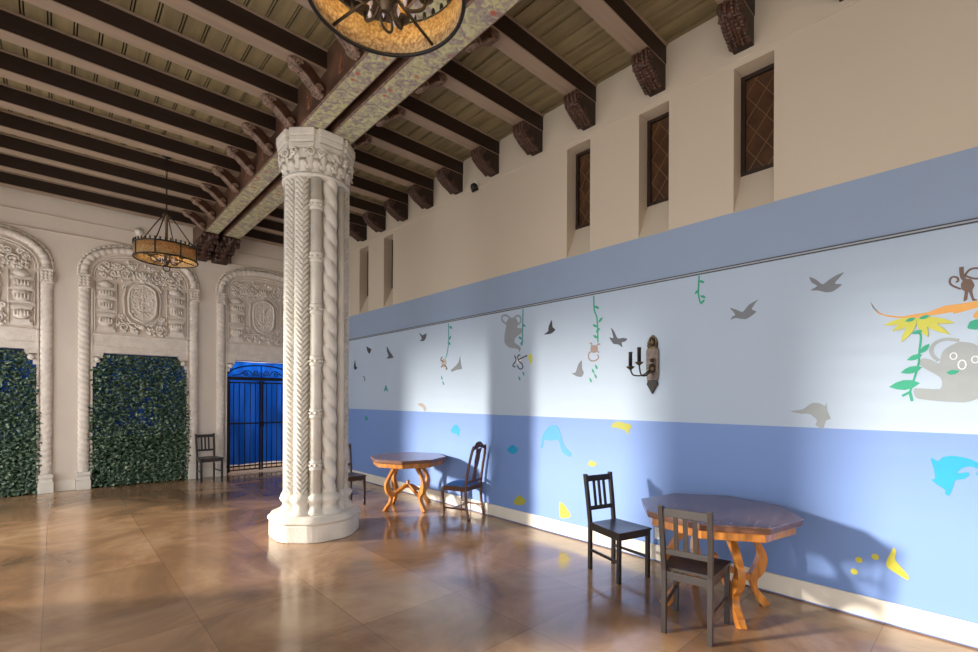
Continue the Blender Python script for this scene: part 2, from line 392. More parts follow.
# ---------------------------------------------------------------- ceiling timbers
GX = [(2.02, 2.26), (2.345, 2.63)]
GZ = 4.69
for i, (a, b) in enumerate(GX):
    lab = ['painted timber girder on the carved column, the one nearer the chandeliers', 'painted timber girder on the carved column, the one nearer the mural wall'][i]
    g = thing('painted_girder', lab, 'beam', ((a + b) / 2, 0, GZ), 0, 'painted twin girders'); h = (b - a) / 2
    MB().box(-h, h, -2, YW - 0.005, 0.012, TOP - GZ - 0.002).build('timber', 'girder_side', g, 0.006)
    MB().box(-h + 0.018, h - 0.018, -2, 9.91, 0.0, 0.014).build('painted_soffit', 'painted_soffit', g)
    e = MB()
    for s in (-1, 1): e.tube([(s * (h - 0.012), -2, 0.012), (s * (h - 0.012), 9.91, 0.012)], 0.012, 6)
    e.build('edge_moulding', 'dusty_carving', g)
BY = [0.66, 1.43, 2.235, 3.06, 3.84, 4.622, 5.40, 6.14, 6.88, 7.62, 8.33, 9.05, 9.77, 10.55]
BW, BZ = 0.175, 4.96
BEAMS = {}
def make_beam(x0, x1):
    b = thing('ceiling_beam', 'x', 'beam', (0, 0, BZ))
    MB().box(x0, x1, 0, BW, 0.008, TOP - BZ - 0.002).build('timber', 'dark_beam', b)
    MB().box(x0, x1, 0.004, BW - 0.004, 0.0, 0.010).build('pale_underside', 'beam_soffit', b)
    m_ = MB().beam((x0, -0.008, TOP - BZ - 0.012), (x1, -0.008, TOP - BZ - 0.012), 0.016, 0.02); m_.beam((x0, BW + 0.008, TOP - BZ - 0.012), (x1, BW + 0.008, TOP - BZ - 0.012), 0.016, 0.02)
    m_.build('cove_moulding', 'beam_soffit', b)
    return b
pr = make_beam(GX[1][1] + 0.001, XW - 0.001); pl = make_beam(XL + 0.001, GX[0][0] - 0.001)
RB = BY[1:]
for k, y in enumerate(RB):
    o = pr if k == 0 else dup(pr)
    o.location = (0, y, BZ); o['group'] = 'beams over the painted wall bay'
    o['label'] = 'dark timber beam between painted girder and mural wall, %s from the near end' % ORD[k]
LB = BY[4:]
for k, y in enumerate(LB):
    o = pl if k == 0 else dup(pl)
    o.location = (0, y, BZ); o['group'] = 'beams over the chandelier bay'
    o['label'] = 'dark timber beam over the chandelier bay, %s from the far wall' % ORD[len(LB) - 1 - k]
# carved wall corbels (local: +X into the room is -x of the wall; y across)
def corbel():
    c = thing('carved_corbel', 'x', 'corbel', (XW, 0, BZ))
    prof = [(0, -0.0), (0.33, 0.0), (0.335, -0.05), (0.32, -0.10), (0.27, -0.15), (0.215, -0.185), (0.16, -0.215), (0.10, -0.245), (0.0, -0.25)]
    MB().add([(-p, y, z) for y in (0.0, BW - 0.01) for p, z in prof],
             [tuple(range(9)), tuple(range(17, 8, -1))] + [(i, 9 + i, 9 + (i + 1) % 9, (i + 1) % 9) for i in range(9)]).build('block', 'dark_beam', c, 0.006)
    v = MB(); W = BW - 0.01
    front = smooth_path([(-0.335, 0, -0.02), (-0.345, 0, -0.06), (-0.325, 0, -0.11), (-0.275, 0, -0.155), (-0.22, 0, -0.19), (-0.16, 0, -0.222), (-0.1, 0, -0.25)], 4)
    for t in (0.16, 0.5, 0.84):
        v.tube([(q.x, t * W, q.z) for q in front], [0.016 + 0.008 * sin(pi * i / (len(front) - 1)) for i in range(len(front))], 7)
    rnd = random.Random(3)
    for q in front[::2]:
        for t in (0.08, 0.33, 0.67, 0.92):
            v.ball((q.x - 0.01, t * W, q.z), (0.03, 0.02, 0.02 + 0.008 * rnd.random()), 7, 5)
    for s in (0.0, W):
        for zz, rr, cx in ((-0.055, 0.045, -0.30), (-0.17, 0.035, -0.20)):
            v.tube(spiral((cx, s, zz), rr, 1.6, (1, 0, 0), (0, 0, 1)), 0.010, 6)
    v.tube([(-0.325, -0.004, -0.03), (-0.325, W + 0.004, -0.03)], 0.03, 10)
    v.ball((-0.325, W / 2, -0.11), (0.045, 0.04, 0.05), 8, 6)
    for s in (-1, 1):
        v.tube(spiral((-0.345, W / 2 + s * 0.05, -0.05), 0.042, 1.6, (0, s, 0), (0.1, 0, 1)), 0.015, 6)
        v.tube(spiral((-0.315, W / 2 + s * 0.055, -0.125), 0.036, 1.5, (0, s, 0), (0.5, 0, 0.85)), 0.014, 6)
        v.tube(spiral((-0.225, W / 2 + s * 0.04, -0.19), 0.034, 1.5, (0, s, 0), (0.7, 0, 0.7)), 0.013, 6)
    v.build('acanthus_carving', 'carving', c)
    return c
pc = corbel(); CY_ = BY[:11]
for k, y in enumerate(CY_):
    o = pc if k == 0 else dup(pc)
    o.location = (XW, y + 0.005, BZ); o['group'] = 'carved corbels under the beams on the mural wall'
    o['label'] = 'dark carved corbel under a beam on the mural wall, %s from the near end' % ORD[k]
# scroll brackets where the beams meet the girders
def bracket(sgn):
    c = thing('scroll_bracket', 'x', 'bracket', (0, 0, BZ))
    W = 0.11
    path = smooth_path([(0.34, 0, -0.005), (0.315, 0, -0.05), (0.24, 0, -0.085), (0.18, 0, -0.13), (0.12, 0, -0.185), (0.07, 0, -0.23), (0.02, 0, -0.245)], 5)
    b = MB(); n = len(path)
    vs = []
    for y in (0, W):
        vs += [(sgn * p.x, y, p.z) for p in path]
        vs += [(sgn * max(0.0, p.x - 0.09), y, min(0, p.z + 0.06)) for p in reversed(path)]
    m2 = 2 * n
    b.add(vs, [tuple(range(m2)), tuple(range(2 * m2 - 1, m2 - 1, -1))] + [(i, m2 + i, m2 + (i + 1) % m2, (i + 1) % m2) for i in range(m2)])
    b.build('scroll_body', 'carving', c)
    v = MB()
    for t in (0.12, 0.5, 0.88): v.tube([(sgn * p.x, t * W, p.z - 0.004) for p in path], [0.012 + 0.008 * abs(sin(3 * pi * i / n)) for i in range(n)], 7)
    for s in (-0.004, W + 0.004):
        v.tube(spiral((sgn * 0.285, s, -0.04), 0.05, 1.7, (1, 0, 0), (0, 0, 1)), 0.012, 6)
        v.tube(spiral((sgn * 0.07, s, -0.205), 0.042, 1.7, (1, 0, 0), (0, 0, 1)), 0.011, 6)
    for i in range(0, n, 3):
        for t in (0.3, 0.7): v.ball((sgn * (path[i].x + 0.004), t * W, path[i].z - 0.006), (0.018, 0.018, 0.018), 6, 5)
    v.build('leaf_carving', 'dusty_carving', c)
    return c
bl = bracket(-1); br_ = bracket(1)
SB = BY[3:-1]
for k, y in enumerate(SB):
    o = bl if k == 0 else dup(bl)
    o.location = (GX[0][0], y + 0.03, BZ); o['group'] = 'scroll brackets on the chandelier side of the girders'
    o['label'] = 'dusty carved scroll bracket on the chandelier side of the girders, %s from the far wall' % ORD[len(SB) - 1 - k]
SR = BY[3:7]
for k, y in enumerate(SR):
    o = br_ if k == 0 else dup(br_)
    o.location = (GX[1][1], y + 0.03, BZ); o['group'] = 'scroll brackets on the mural side of the girders'
    o['label'] = 'dark carved scroll bracket between girders and mural wall beams, %s from the near end' % ORD[k]
# big carved brackets under the girder ends on the far wall
for i, (a, b) in enumerate(GX):
    t = thing('girder_corbel', ['large carved wooden corbel on the far wall under the girder nearer the chandeliers', 'large carved wooden corbel on the far wall under the girder nearer the mural wall'][i], 'corbel', ((a + b) / 2, YW, GZ), 0, 'corbels under the girder ends')
    W = b - a; prof = [(0, 0), (0.95, 0), (0.96, -0.06), (0.80, -0.10), (0.55, -0.12), (0.40, -0.17), (0.32, -0.27), (0.0, -0.31)]
    n = len(prof)
    MB().add([(x, -p, z) for x in (-W / 2, W / 2) for p, z in prof], [tuple(range(n - 1, -1, -1)), tuple(range(n, 2 * n))] + [(i2, (i2 + 1) % n, n + (i2 + 1) % n, n + i2) for i2 in range(n)]).build('block', 'dark_beam', t, 0.01)
    for x in (-W / 2 - 0.01, W / 2 + 0.01):
        v = MB(); v.tube([(x, -0.80, -0.06), (x, -0.42, -0.12), (x, -0.2, -0.2)], 0.02, 6)
        for cy, cz, rr in ((-0.82, -0.095, 0.07), (-0.42, -0.13, 0.08), (-0.2, -0.2, 0.09)):
            v.tube(spiral((x, cy, cz), rr, 1.8, (0, 1, 0), (0, 0, 1)), 0.018, 6)
        v.build('side_scroll', 'carving', t)
    v = MB(); v.tube([(0, -0.96, -0.03), (0, -0.80, -0.09), (0, -0.60, -0.12), (0, -0.44, -0.15), (0, -0.36, -0.22), (0, -0.30, -0.28)], 0.05, 8)
    for j, (p, z) in enumerate([(0.97, -0.03), (0.80, -0.09), (0.60, -0.12), (0.44, -0.15), (0.36, -0.22), (0.30, -0.28)]):
        for x in (-0.4, -0.13, 0.13, 0.4): v.ball((x * W, -p, z), (0.045, 0.05, 0.04), 7, 5)
    v.tube([(-W / 2 - 0.015, -0.3, -0.30), (W / 2 + 0.015, -0.3, -0.30)], 0.03, 8)
    v.build('leaf_carving', 'carving', t)
# copper painted motif on the girder's left face between the brackets
g0 = [o for o in COL.objects if o.name.startswith('painted_girder')][0]
v = MB()
for y in BY[2:-1]:
    for z in (0.12, 0.18, 0.24): v.ball((-(GX[0][1] - GX[0][0]) / 2, y + BW + 0.30, z), (0.006, 0.05, 0.04), 8, 5)
    v.build('painted_rosette', 'copper_paint', g0); v = MB()
# ---------------------------------------------------------------- carved column
CX_, CYY = 2.335, 5.63
ca = math.atan2(-CYY, -CX_)                      # towards the viewpoint
col = thing('carved_column', 'white carved stone column of clustered shafts standing in mid floor', 'column', (CX_, CYY, 0), ca)
R8 = 0.535
octo = lambda r, off=0.0: [(r * cos(off + k * pi / 4), r * sin(off + k * pi / 4)) for k in range(8)]
def oct_ring(mb, prof, off=0.0):
    vs = []; fs = []
    for r, z in prof: vs += [(x, y, z) for x, y in octo(r, off)]
    for i in range(len(prof) - 1):
        for j in range(8): fs.append((i * 8 + j, i * 8 + (j + 1) % 8, (i + 1) * 8 + (j + 1) % 8, (i + 1) * 8 + j))
    fs.append(tuple(range(7, -1, -1))); fs.append(tuple((len(prof) - 1) * 8 + j for j in range(8)))
    mb.add(vs, fs)
b = MB(); o_ = []
for x, y in octo(R8):
    a_ = math.atan2(y, x)
    for d_ in (-0.17, -0.06, 0.06, 0.17):
        rr = R8 * cos(pi / 8) / cos(pi / 8 - abs(d_)) if abs(d_) > 0.1 else R8 * cos(pi / 8) / cos(pi / 8 - 0.125)
        o_.append((rr * cos(a_ + d_), rr * sin(a_ + d_)))
b.prism(o_, 0.0, 0.2); b.build('plinth', 'stone', col, 0.015)
b = MB()
lob = lambda r, a, z: r * (1 + 0.025 * cos(8 * a))
b.lathe([(r_ * 0.885, z_) for r_, z_ in [(0.57, 0.2), (0.585, 0.215), (0.58, 0.24), (0.55, 0.255), (0.545, 0.27), (0.54, 0.28), (0.50, 0.288), (0.36, 0.29)]], 64, rmod=lob)
b.build('base_moulding', 'stone', col)
MB().lathe([(0.285, 0.27), (0.285, 4.2)], 32).build('core', 'stone', col)
Z0, Z1 = 0.50, 4.18
def tri(x): x = (x / (2 * pi)) % 1.0; return abs(2 * x - 1)
def ridge(x): return 0.5 + 0.5 * cos(x)
for k in range(12):
    a = k * pi / 6; kind = ['plain', 'twist', 'thin', 'weave', 'thin', 'twist', 'plain', 'weave', 'thin', 'thin', 'weave', 'weave'][k]
    R, r0 = (0.298, 0.084) if kind in ('twist', 'weave') else ((0.315, 0.062) if kind == 'plain' else (0.322, 0.042))
    c = (R * cos(a), R * sin(a), 0); nz_ = 420 if kind == 'weave' else (200 if kind == 'twist' else 2)
    prof = [(r0, Z0 + (Z1 - Z0) * i / nz_) for i in range(nz_ + 1)]
    if kind == 'twist': f = lambda r, q, z: r * (0.62 + 0.42 * abs(cos(q + z * pi / 0.21)) ** 0.5)
    elif kind == 'weave': f = lambda r, q, z: r * (0.74 + 0.34 * ridge(z * 2 * pi / 0.062 + 2 * pi * 1.5 * tri(3 * q)) ** 1.3)
    else: f = None
    s = MB().lathe(prof, 36 if kind != 'plain' else 20, c, rmod=f)
    if kind == 'plain':
        for e_ in (-0.03, 0.03): pass
    s.build({'twist': 'twisted_shaft', 'weave': 'woven_shaft', 'plain': 'plain_shaft', 'thin': 'slender_shaft'}[kind], 'stone', col)
    # base and neck ring of each shaft
    w = r0 / 0.088
    bs = MB().lathe([(0.15 * w, 0.28), (0.155 * w, 0.295), (0.145 * w, 0.315), (0.11 * w, 0.34), (0.092 * w, 0.375), (0.10 * w, 0.41), (0.128 * w, 0.435), (0.14 * w, 0.46), (0.13 * w, 0.488), (0.098 * w, 0.505), (0.088 * w, 0.53)], 20, c)
    bs.build('shaft_base', 'stone', col)
    if kind == 'plain':
        for i in range(6):
            z = 0.85 + i * 0.60
            bb = MB()
            bb.lathe([(r0, -0.06), (r0 + 0.012, -0.05), (r0 + 0.012, -0.03), (r0 + 0.003, -0.02), (r0 + 0.003, 0.02), (r0 + 0.012, 0.03), (r0 + 0.012, 0.05), (r0, 0.06)], 20, (c[0], c[1], z))
            for q in range(8):
                qa = q * pi / 4; bb.ball((c[0] + (r0 + 0.008) * cos(qa), c[1] + (r0 + 0.008) * sin(qa), z), 0.017, 7, 5)
            bb.build('shaft_band', 'stone', col)
# capital
cp = MB()
cp.lathe([(0.365, 4.16), (0.388, 4.17), (0.388, 4.20), (0.355, 4.21), (0.35, 4.27), (0.365, 4.36), (0.385, 4.44), (0.395, 4.475)], 48)
cp.build('capital_bell', 'stone', col)
lf = MB()
def leaf(mb, a, z0, z1, r0, r1, wdt, curl=0.04):
    n = 8; vs = []; fs = []
    for i in range(n + 1):
        t = i / n; z = z0 + (z1 - z0) * min(1, t * 1.12) - (0.05 * max(0, t - 0.85) / 0.15 if t > 0.85 else 0)
        r = r0 + (r1 - r0) * t ** 2 + curl * max(0, t - 0.6)
        w = wdt * (0.75 + 0.25 * sin(t * pi * 5)) * (1 - 0.35 * t * t)
        for u in (-1, -0.5, 0, 0.5, 1):
            rr = r + 0.016 * (1 - abs(u)) + (0.008 if abs(u) == 0.5 else 0)
            aa = a + u * w / r; vs.append((rr * cos(aa), rr * sin(aa), z))
    for i in range(n):
        for j in range(4): fs.append((i * 5 + j, i * 5 + j + 1, (i + 1) * 5 + j + 1, (i + 1) * 5 + j))
    mb.add(vs, fs, True)
for k in range(16):
    leaf(lf, k * pi / 8, 4.21, 4.36, 0.358, 0.395, 0.06)
    leaf(lf, (k + 0.5) * pi / 8, 4.25, 4.465, 0.362, 0.412, 0.056)
rnd = random.Random(11)
for k in range(16):
    a = (k + 0.25) * pi / 8
    for z, r in ((4.30, 0.375), (4.385, 0.395), (4.44, 0.41)):
        a2 = a + rnd.uniform(-0.08, 0.08); lf.ball((r * cos(a2), r * sin(a2), z), (0.024, 0.024, 0.024), 7, 5)
for k in range(8):
    a = k * pi / 4; rad = Vector((cos(a), sin(a), 0)); tg = Vector((-sin(a), cos(a), 0))
    for s in (-1, 1): lf.tube(spiral(rad * 0.41 + tg * (0.06 * s) + Vector((0, 0, 4.42)), 0.05, 1.6, tg * s, (0, 0, 1)), 0.014, 6)
lf.build('acanthus_leaves', 'stone', col)
ab = MB()
oct_ring(ab, [(0.405, 4.47), (0.41, 4.50), (0.415, 4.688)], 0)
for k in range(8):
    M = Matrix.Rotation(pi / 8 + k * pi / 4, 4, 'Z')
    ab.box(0.3, 0.405, -0.135, 0.135, 4.475, 4.53, M); ab.box(0.3, 0.42, -0.142, 0.142, 4.535, 4.60, M); ab.box(0.3, 0.43, -0.148, 0.148, 4.60, 4.688, M)
ab.build('abacus', 'stone', col, 0.012)

# ---------------------------------------------------------------- carved arch surrounds on the far wall
def arch_curve(a, z0, h, n=60, ex=2.45, x0=0.0):
    out = []
    for i in range(n + 1):
        t = pi * (1 - i / n); ct, st = cos(t), sin(t)
        out.append((x0 + a * math.copysign(abs(ct) ** (2 / ex), ct), z0 + h * abs(st) ** (2 / ex)))
    return out
HW = 0.9185; SPR = 3.77
def surround():
    t = thing('carved_arch_surround', 'x', 'arch surround', (0, YW, 0), 0, 'carved arches on the far wall')
    for s in (-1, 1):
        q = MB(); xc = s * (HW - 0.085)
        q.lathe([(0.076, 0.30 + 3.28 * i / 330) for i in range(331)], 24, M=Matrix.Translation((xc, -0.02, 0)) @ Matrix.Diagonal((1.03, 0.6, 1, 1)), rmod=lambda r, a, z: r * (0.84 + 0.2 * abs(cos(1.0 * a * s - z * pi / 0.10)) ** 0.7))
        q.build('rope_pilaster', 'relief_plaster', t)
        q = MB(); q.box(xc - 0.10, xc + 0.10, -0.115, 0.0, 0, 0.17); q.box(xc - 0.09, xc + 0.09, -0.11, 0.0, 0.17, 0.23); q.box(xc - 0.095, xc + 0.095, -0.112, 0.0, 0.25, 0.31); q.box(xc - 0.08, xc + 0.08, -0.1, 0.0, 0.23, 0.25)
        q.build('pilaster_plinth', 'white_trim', t, 0.008)
        q = MB(); q.box(xc - 0.08, xc + 0.08, -0.09, 0, 3.56, 3.78); q.box(xc - 0.085, xc + 0.085, -0.1, 0, 3.55, 3.575); q.box(xc - 0.085, xc + 0.085, -0.1, 0, 3.76, 3.785)
        for i in range(3):
            for j in range(3): q.ball((xc - 0.05 + 0.05 * i, -0.092, 3.61 + 0.055 * j), (0.022, 0.014, 0.024), 7, 5)
        q.build('pilaster_cap', 'relief_plaster', t, 0.005)
        q = MB(); xi = s * (HW - 0.175)
        q.box(min(xi, xi - s * 0.03), max(xi, xi - s * 0.03), -0.03, 0.0, 0.2, 3.75); q.build('inner_jamb', 'relief_plaster', t, 0.004)
        q = MB()                                  # stepped shoulder of the opening
        x1 = HW - 0.20
        for x, z in ((0.05, 2.17), (0.10, 2.25), (0.15, 2.33)):
            q.box(min(s * x1, s * (x1 - x)), max(s * x1, s * (x1 - x)), -0.035, 0.20, z, z + 0.10)
        q.ball((s * (x1 - 0.07), -0.04, 2.29), (0.05, 0.03, 0.05), 8, 6)
        q.build('opening_shoulder', 'relief_plaster', t)
    q = MB()
    cu = arch_curve(HW - 0.085, SPR, 0.65 - 0.085, 140)
    pts = [(x, -0.025, z) for x, z in cu]; L_ = [0.0]
    for i in range(1, len(pts)): L_.append(L_[-1] + (Vector(pts[i]) - Vector(pts[i - 1])).length)
    q.tube(pts, [0.05 + 0.014 * abs(sin(l * 2 * pi / 0.20)) for l in L_], 12)
    q.build('arch_band', 'relief_plaster', t)
    q = MB()
    cu = arch_curve(HW - 0.005, SPR, 0.645, 60)
    q.tube([(x, -0.012, z) for x, z in cu], 0.02, 8); 
    for i in range(3, 58, 2): q.ball((cu[i][0], -0.03, cu[i][1]), (0.026, 0.022, 0.02), 6, 5)
    cu2 = arch_curve(HW - 0.185, SPR, 0.46, 50); q.tube([(x, -0.012, z) for x, z in cu2], 0.016, 8)
    cu3 = arch_curve(HW - 0.225, SPR, 0.42, 50); q.tube([(x, -0.008, z) for x, z in cu3], 0.012, 8)
    q.build('arch_moulding', 'relief_plaster', t)
    q = MB(); xi = HW - 0.175
    q.box(-xi, xi, -0.028, 0, 2.52, 2.545); q.box(-xi, xi, -0.015, 0, 2.545, 2.74); q.box(-xi, xi, -0.03, 0, 2.74, 2.765); q.box(-xi + 0.02, xi - 0.02, -0.02, 0, 2.42, 2.52)
    q.build('lintel', 'relief_plaster', t, 0.004)
    # relief: shield, side urns, scrolls, foliage
    q = MB(); sh = []
    for x, z in [(-0.19, 3.62), (-0.215, 3.45), (-0.20, 3.2), (-0.14, 3.10), (-0.06, 3.06), (0, 3.03), (0.06, 3.06), (0.14, 3.10), (0.20, 3.2), (0.215, 3.45), (0.19, 3.62), (0.11, 3.70), (0, 3.73), (-0.11, 3.70)]: sh.append((x, z))
    Mx = Matrix(((1, 0, 0, 0), (0, 0, -1, 0), (0, 1, 0, 0), (0, 0, 0, 1)))
    q.prism(sh, 0.0, 0.05, Mx); q.tube([(x, -0.05, z) for x, z in sh], 0.022, 7, closed=True)
    rnd = random.Random(5)
    for i in range(70):
        x, z = rnd.uniform(-0.16, 0.16), rnd.uniform(3.14, 3.64); q.ball((x, -0.05, z), (0.022, 0.016, 0.02), 6, 5)
    q.box(-0.004, 0.004, -0.066, 0, 3.08, 3.7); q.box(-0.19, 0.19, -0.066, 0, 3.40, 3.41)
    q.tube([(x * 1.32, -0.02, 3.40 + (z - 3.40) * 1.22) for x, z in sh], 0.02, 7, closed=True)
    q.build('shield_cartouche', 'relief_plaster', t)
    for s in (-1, 1):
        q = MB(); xc = s * 0.535
        for z0, z1, w in ((2.80, 2.86, 0.13), (2.86, 2.90, 0.10), (3.06, 3.10, 0.12), (3.10, 3.12, 0.135), (3.17, 3.20, 0.14), (3.38, 3.41, 0.15), (3.41, 3.44, 0.125), (3.55, 3.60, 0.14)):
            q.box(xc - w, xc + w, -0.06, 0, z0, z1)
        q.lathe([(0.05, 2.90), (0.10, 2.95), (0.115, 3.0), (0.09, 3.06)], 14, (xc, 0, 0)); q.lathe([(0.11, 3.20), (0.12, 3.3), (0.13, 3.38)], 14, (xc, 0.05, 0))
        q.lathe([(0.10, 3.44), (0.12, 3.5), (0.10, 3.56)], 14, (xc, 0.05, 0)); q.lathe([(0.09, 3.6), (0.13, 3.66), (0.06, 3.74)], 14, (xc, 0.04, 0))
        for i in range(5):
            for z in (3.0, 3.28, 3.5): q.ball((xc - 0.08 + 0.04 * i, -0.085 if z != 3.0 else -0.1, z), (0.014, 0.016, 0.05), 6, 5)
        q.tube([(xc - 0.155, -0.02, 2.82), (xc - 0.155, -0.02, 3.70)], 0.012, 6); q.tube([(xc + 0.155, -0.02, 2.82), (xc + 0.155, -0.02, 3.70)], 0.012, 6)
        q.build('relief_urn', 'relief_plaster', t)
        q = MB(); qu = MB(); zc = Vector((0, 0, 1)); sx_ = Vector((s, 0, 0))
        for cx, cz, rr, a0, tt in ((0.24, 3.90, 0.095, pi, 1.7), (0.42, 3.88, 0.085, 0, 1.6), (0.08, 3.86, 0.06, pi, 1.5), (0.28, 2.92, 0.08, 0, 1.7), (0.13, 2.88, 0.06, pi, 1.6), (0.31, 3.12, 0.05, pi, 1.5), (0.57, 3.82, 0.05, 0, 1.4), (0.14, 4.03, 0.055, 0, 1.5), (0.36, 4.02, 0.07, pi, 1.6), (0.60, 3.95, 0.05, pi, 1.5), (0.52, 4.02, 0.045, 0, 1.4)):
            (qu if cz > 3.4 else q).tube(spiral((s * cx, -0.03, cz), rr, tt, sx_, zc, a0), 0.02, 7)
        for i in range(90):
            x, z = rnd.uniform(0.04, 0.62), rnd.choice([rnd.uniform(2.81, 3.0), rnd.uniform(3.74, 3.95), rnd.uniform(3.80, 4.15)])
            if z > 3.80 + 0.36 * (1 - (x / 0.70) ** 2.3): continue
            if 0.36 < x and z < 3.74: continue
            (qu if z > 3.4 else q).ball((s * x, -0.02, z), (rnd.uniform(0.018, 0.036), rnd.uniform(0.03, 0.06), rnd.uniform(0.018, 0.036)), 7, 5)
        q.tube(smooth_path([(s * 0.03, -0.03, 2.96), (s * 0.14, -0.04, 3.0), (s * 0.26, -0.03, 2.98), (s * 0.31, -0.03, 3.06)], 5), 0.018, 7)
        qu.tube(smooth_path([(s * 0.02, -0.03, 3.80), (s * 0.13, -0.04, 3.78), (s * 0.24, -0.03, 3.72), (s * 0.30, -0.03, 3.62)], 5), 0.02, 7)
        q.build('lower_scrollwork', 'relief_plaster', t); qu.build('upper_scrollwork', 'relief_plaster', t)
    q = MB()
    for a in range(5):
        an = pi * (0.14 + 0.18 * a); q.tube(smooth_path([(0, -0.03, 3.80), (0.05 * cos(an), -0.05, 3.80 + 0.1 * sin(an)), (0.10 * cos(an), -0.03, 3.80 + 0.19 * sin(an))], 4), [0.02] * 4 + [0.026] * 4 + [0.01], 7)
    q.ball((0, -0.04, 3.80), (0.05, 0.035, 0.04), 8, 6)
    q.build('relief_crest', 'relief_plaster', t); MB().ball((0, -0.04, 2.93), (0.06, 0.04, 0.05), 8, 6).build('relief_boss', 'relief_plaster', t)
    return t
s0 = surround(); SC = [(a + c) / 2 for a, c in ARX]
s0.location.x = SC[1]; s0['label'] = 'white carved arch surround behind the far chandelier, framing an ivy screen'
dup(s0, (SC[0], YW, 0), label='white carved arch surround farthest from the mural wall, framing an ivy screen')
dup(s0, (SC[2], YW, 0), label='white carved arch surround around the blue gate')
# ivy screens
def ivy():
    t = thing('ivy_screen', 'x', 'ivy screen', (0, YW, 0), 0, 'ivy screens filling the arches')
    rnd = random.Random(21); q = MB()
    hw = HW - 0.205
    gaps = [(rnd.uniform(-0.6, 0.6), rnd.uniform(1.15, 2.4), rnd.uniform(0.05, 0.12)) for _ in range(12)]
    rows = 38
    for r in range(rows):
        z = 0.06 + r * (2.38 / rows); dens = 58
        for i in range(dens):
            for lay in (0, 1, 2):
                x = -hw + 2 * hw * (i + rnd.random()) / dens; zz = z + rnd.uniform(-0.015, 0.02)
                lim = hw + (0.05 if zz < 1.5 else 0.0) - (0.0 if zz < 2.17 else (0.14 if zz > 2.31 else 0.09))
                x *= (lim / hw)
                gap = any((x - g[0]) ** 2 + ((zz - g[1]) * 0.8) ** 2 < g[2] ** 2 for g in gaps)
                if rnd.random() < (0.62 if gap else 0.08): continue
                y = (0.06, 0.02, -0.02)[lay] - rnd.uniform(0, 0.05)
                s = rnd.uniform(0.026, 0.044); ya = rnd.uniform(-1.0, 1.0); pt = rnd.uniform(0.1, 1.0); ro = rnd.uniform(-0.7, 0.7)
                M = Matrix.Translation((x, y, zz)) @ Matrix.Rotation(ya, 4, 'Z') @ Matrix.Rotation(-pt, 4, 'X') @ Matrix.Rotation(ro, 4, 'Y')
                q.add([(0, 0, 0), (-s * 0.75, -0.006, -s * 0.5), (-s * 0.5, -0.004, -s * 1.2), (0, -0.012, -s * 1.75), (s * 0.5, -0.004, -s * 1.2), (s * 0.75, -0.006, -s * 0.5)],
                      [(0, 1, 2, 3), (0, 3, 4, 5)], False, M)
    q.build('foliage', 'ivy_leaf', t)
    q = MB()
    for r in range(12): q.tube([(-hw, 0.07, 0.1 + r * 0.2), (hw, 0.07, 0.1 + r * 0.2)], 0.006, 5)
    for r in range(8): q.tube([(-hw + 0.1 + r * 0.17, 0.075, 0.02), (-hw + 0.1 + r * 0.17, 0.075, 2.38)], 0.006, 5)
    q.build('trellis', 'ivy_stem', t)
    def wavy(z0, z1, nx=24, nz=30):
        vs = [(-hw + 2 * hw * i / nx, 0.15 + 0.012 * sin(i * 1.3 + j * 0.2), z0 + (z1 - z0) * j / nz) for j in range(nz + 1) for i in range(nx + 1)]
        return vs, [(j * (nx + 1) + i, j * (nx + 1) + i + 1, (j + 1) * (nx + 1) + i + 1, (j + 1) * (nx + 1) + i) for j in range(nz) for i in range(nx)]
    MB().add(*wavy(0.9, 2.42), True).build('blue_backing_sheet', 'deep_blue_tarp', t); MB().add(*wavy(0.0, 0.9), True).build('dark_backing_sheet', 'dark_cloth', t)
    return t
iv = ivy(); iv.location.x = SC[1]; iv['label'] = 'dense green ivy screen in the arch behind the far chandelier'
dup(iv, (SC[0], YW, 0), label='dense green ivy screen in the arch farthest from the mural wall')
# wrought iron gate with blue tarp behind
g = thing('iron_gate', 'black wrought iron double gate in a carved arch, blue tarp behind', 'gate', (SC[2], YW + 0.12, 0))
hw = HW - 0.205
q = MB(); q.box(-hw, -hw + 0.05, -0.02, 0.03, 0, 2.10); q.box(hw - 0.05, hw, -0.02, 0.03, 0, 2.10); q.box(-hw, hw, -0.03, 0.03, 2.0, 2.07)
q.tube(arch_curve and [(x, 0, z) for x, z in arch_curve(hw - 0.02, 2.06, 0.27, 40, 2.1)], 0.016, 6); q.build('gate_frame', 'iron', g)
for s in (-1, 1):
    q = MB(); x0, x1 = (s * 0.008, s * (hw - 0.055))
    a, b = min(x0, x1), max(x0, x1)
    q.box(a, a + 0.035, -0.018, 0.018, 0.03, 1.99); q.box(b - 0.035, b, -0.018, 0.018, 0.03, 1.99)
    for z in (0.05, 0.13, 1.05, 1.93): q.box(a, b, -0.012, 0.012, z, z + 0.03)
    n = 6
    for i in range(1, n): x = a + (b - a) * i / n; q.tube([(x, 0, 0.05), (x, 0, 1.95)], 0.009, 6)
    q.build('gate_leaf', 'iron', g)
q = MB(); q.box(-0.05, 0.05, -0.05, -0.018, 0.98, 1.10); q.ball((0.03, -0.06, 1.03), 0.022, 8, 6); q.build('lock', 'iron', g)
q = MB()
for s in (-1, 1):
    q.tube(spiral((s * 0.10, 0, 2.17), 0.07, 1.5, (s, 0, 0), (0, 0, 1), pi), 0.010, 6); q.tube(spiral((s * 0.32, 0, 2.14), 0.06, 1.5, (s, 0, 0), (0, 0, 1), 0), 0.010, 6)
    q.tube(smooth_path([(s * 0.16, 0, 2.10), (s * 0.28, 0, 2.22), (s * 0.45, 0, 2.12), (s * 0.58, 0, 2.10)], 5), 0.009, 6)
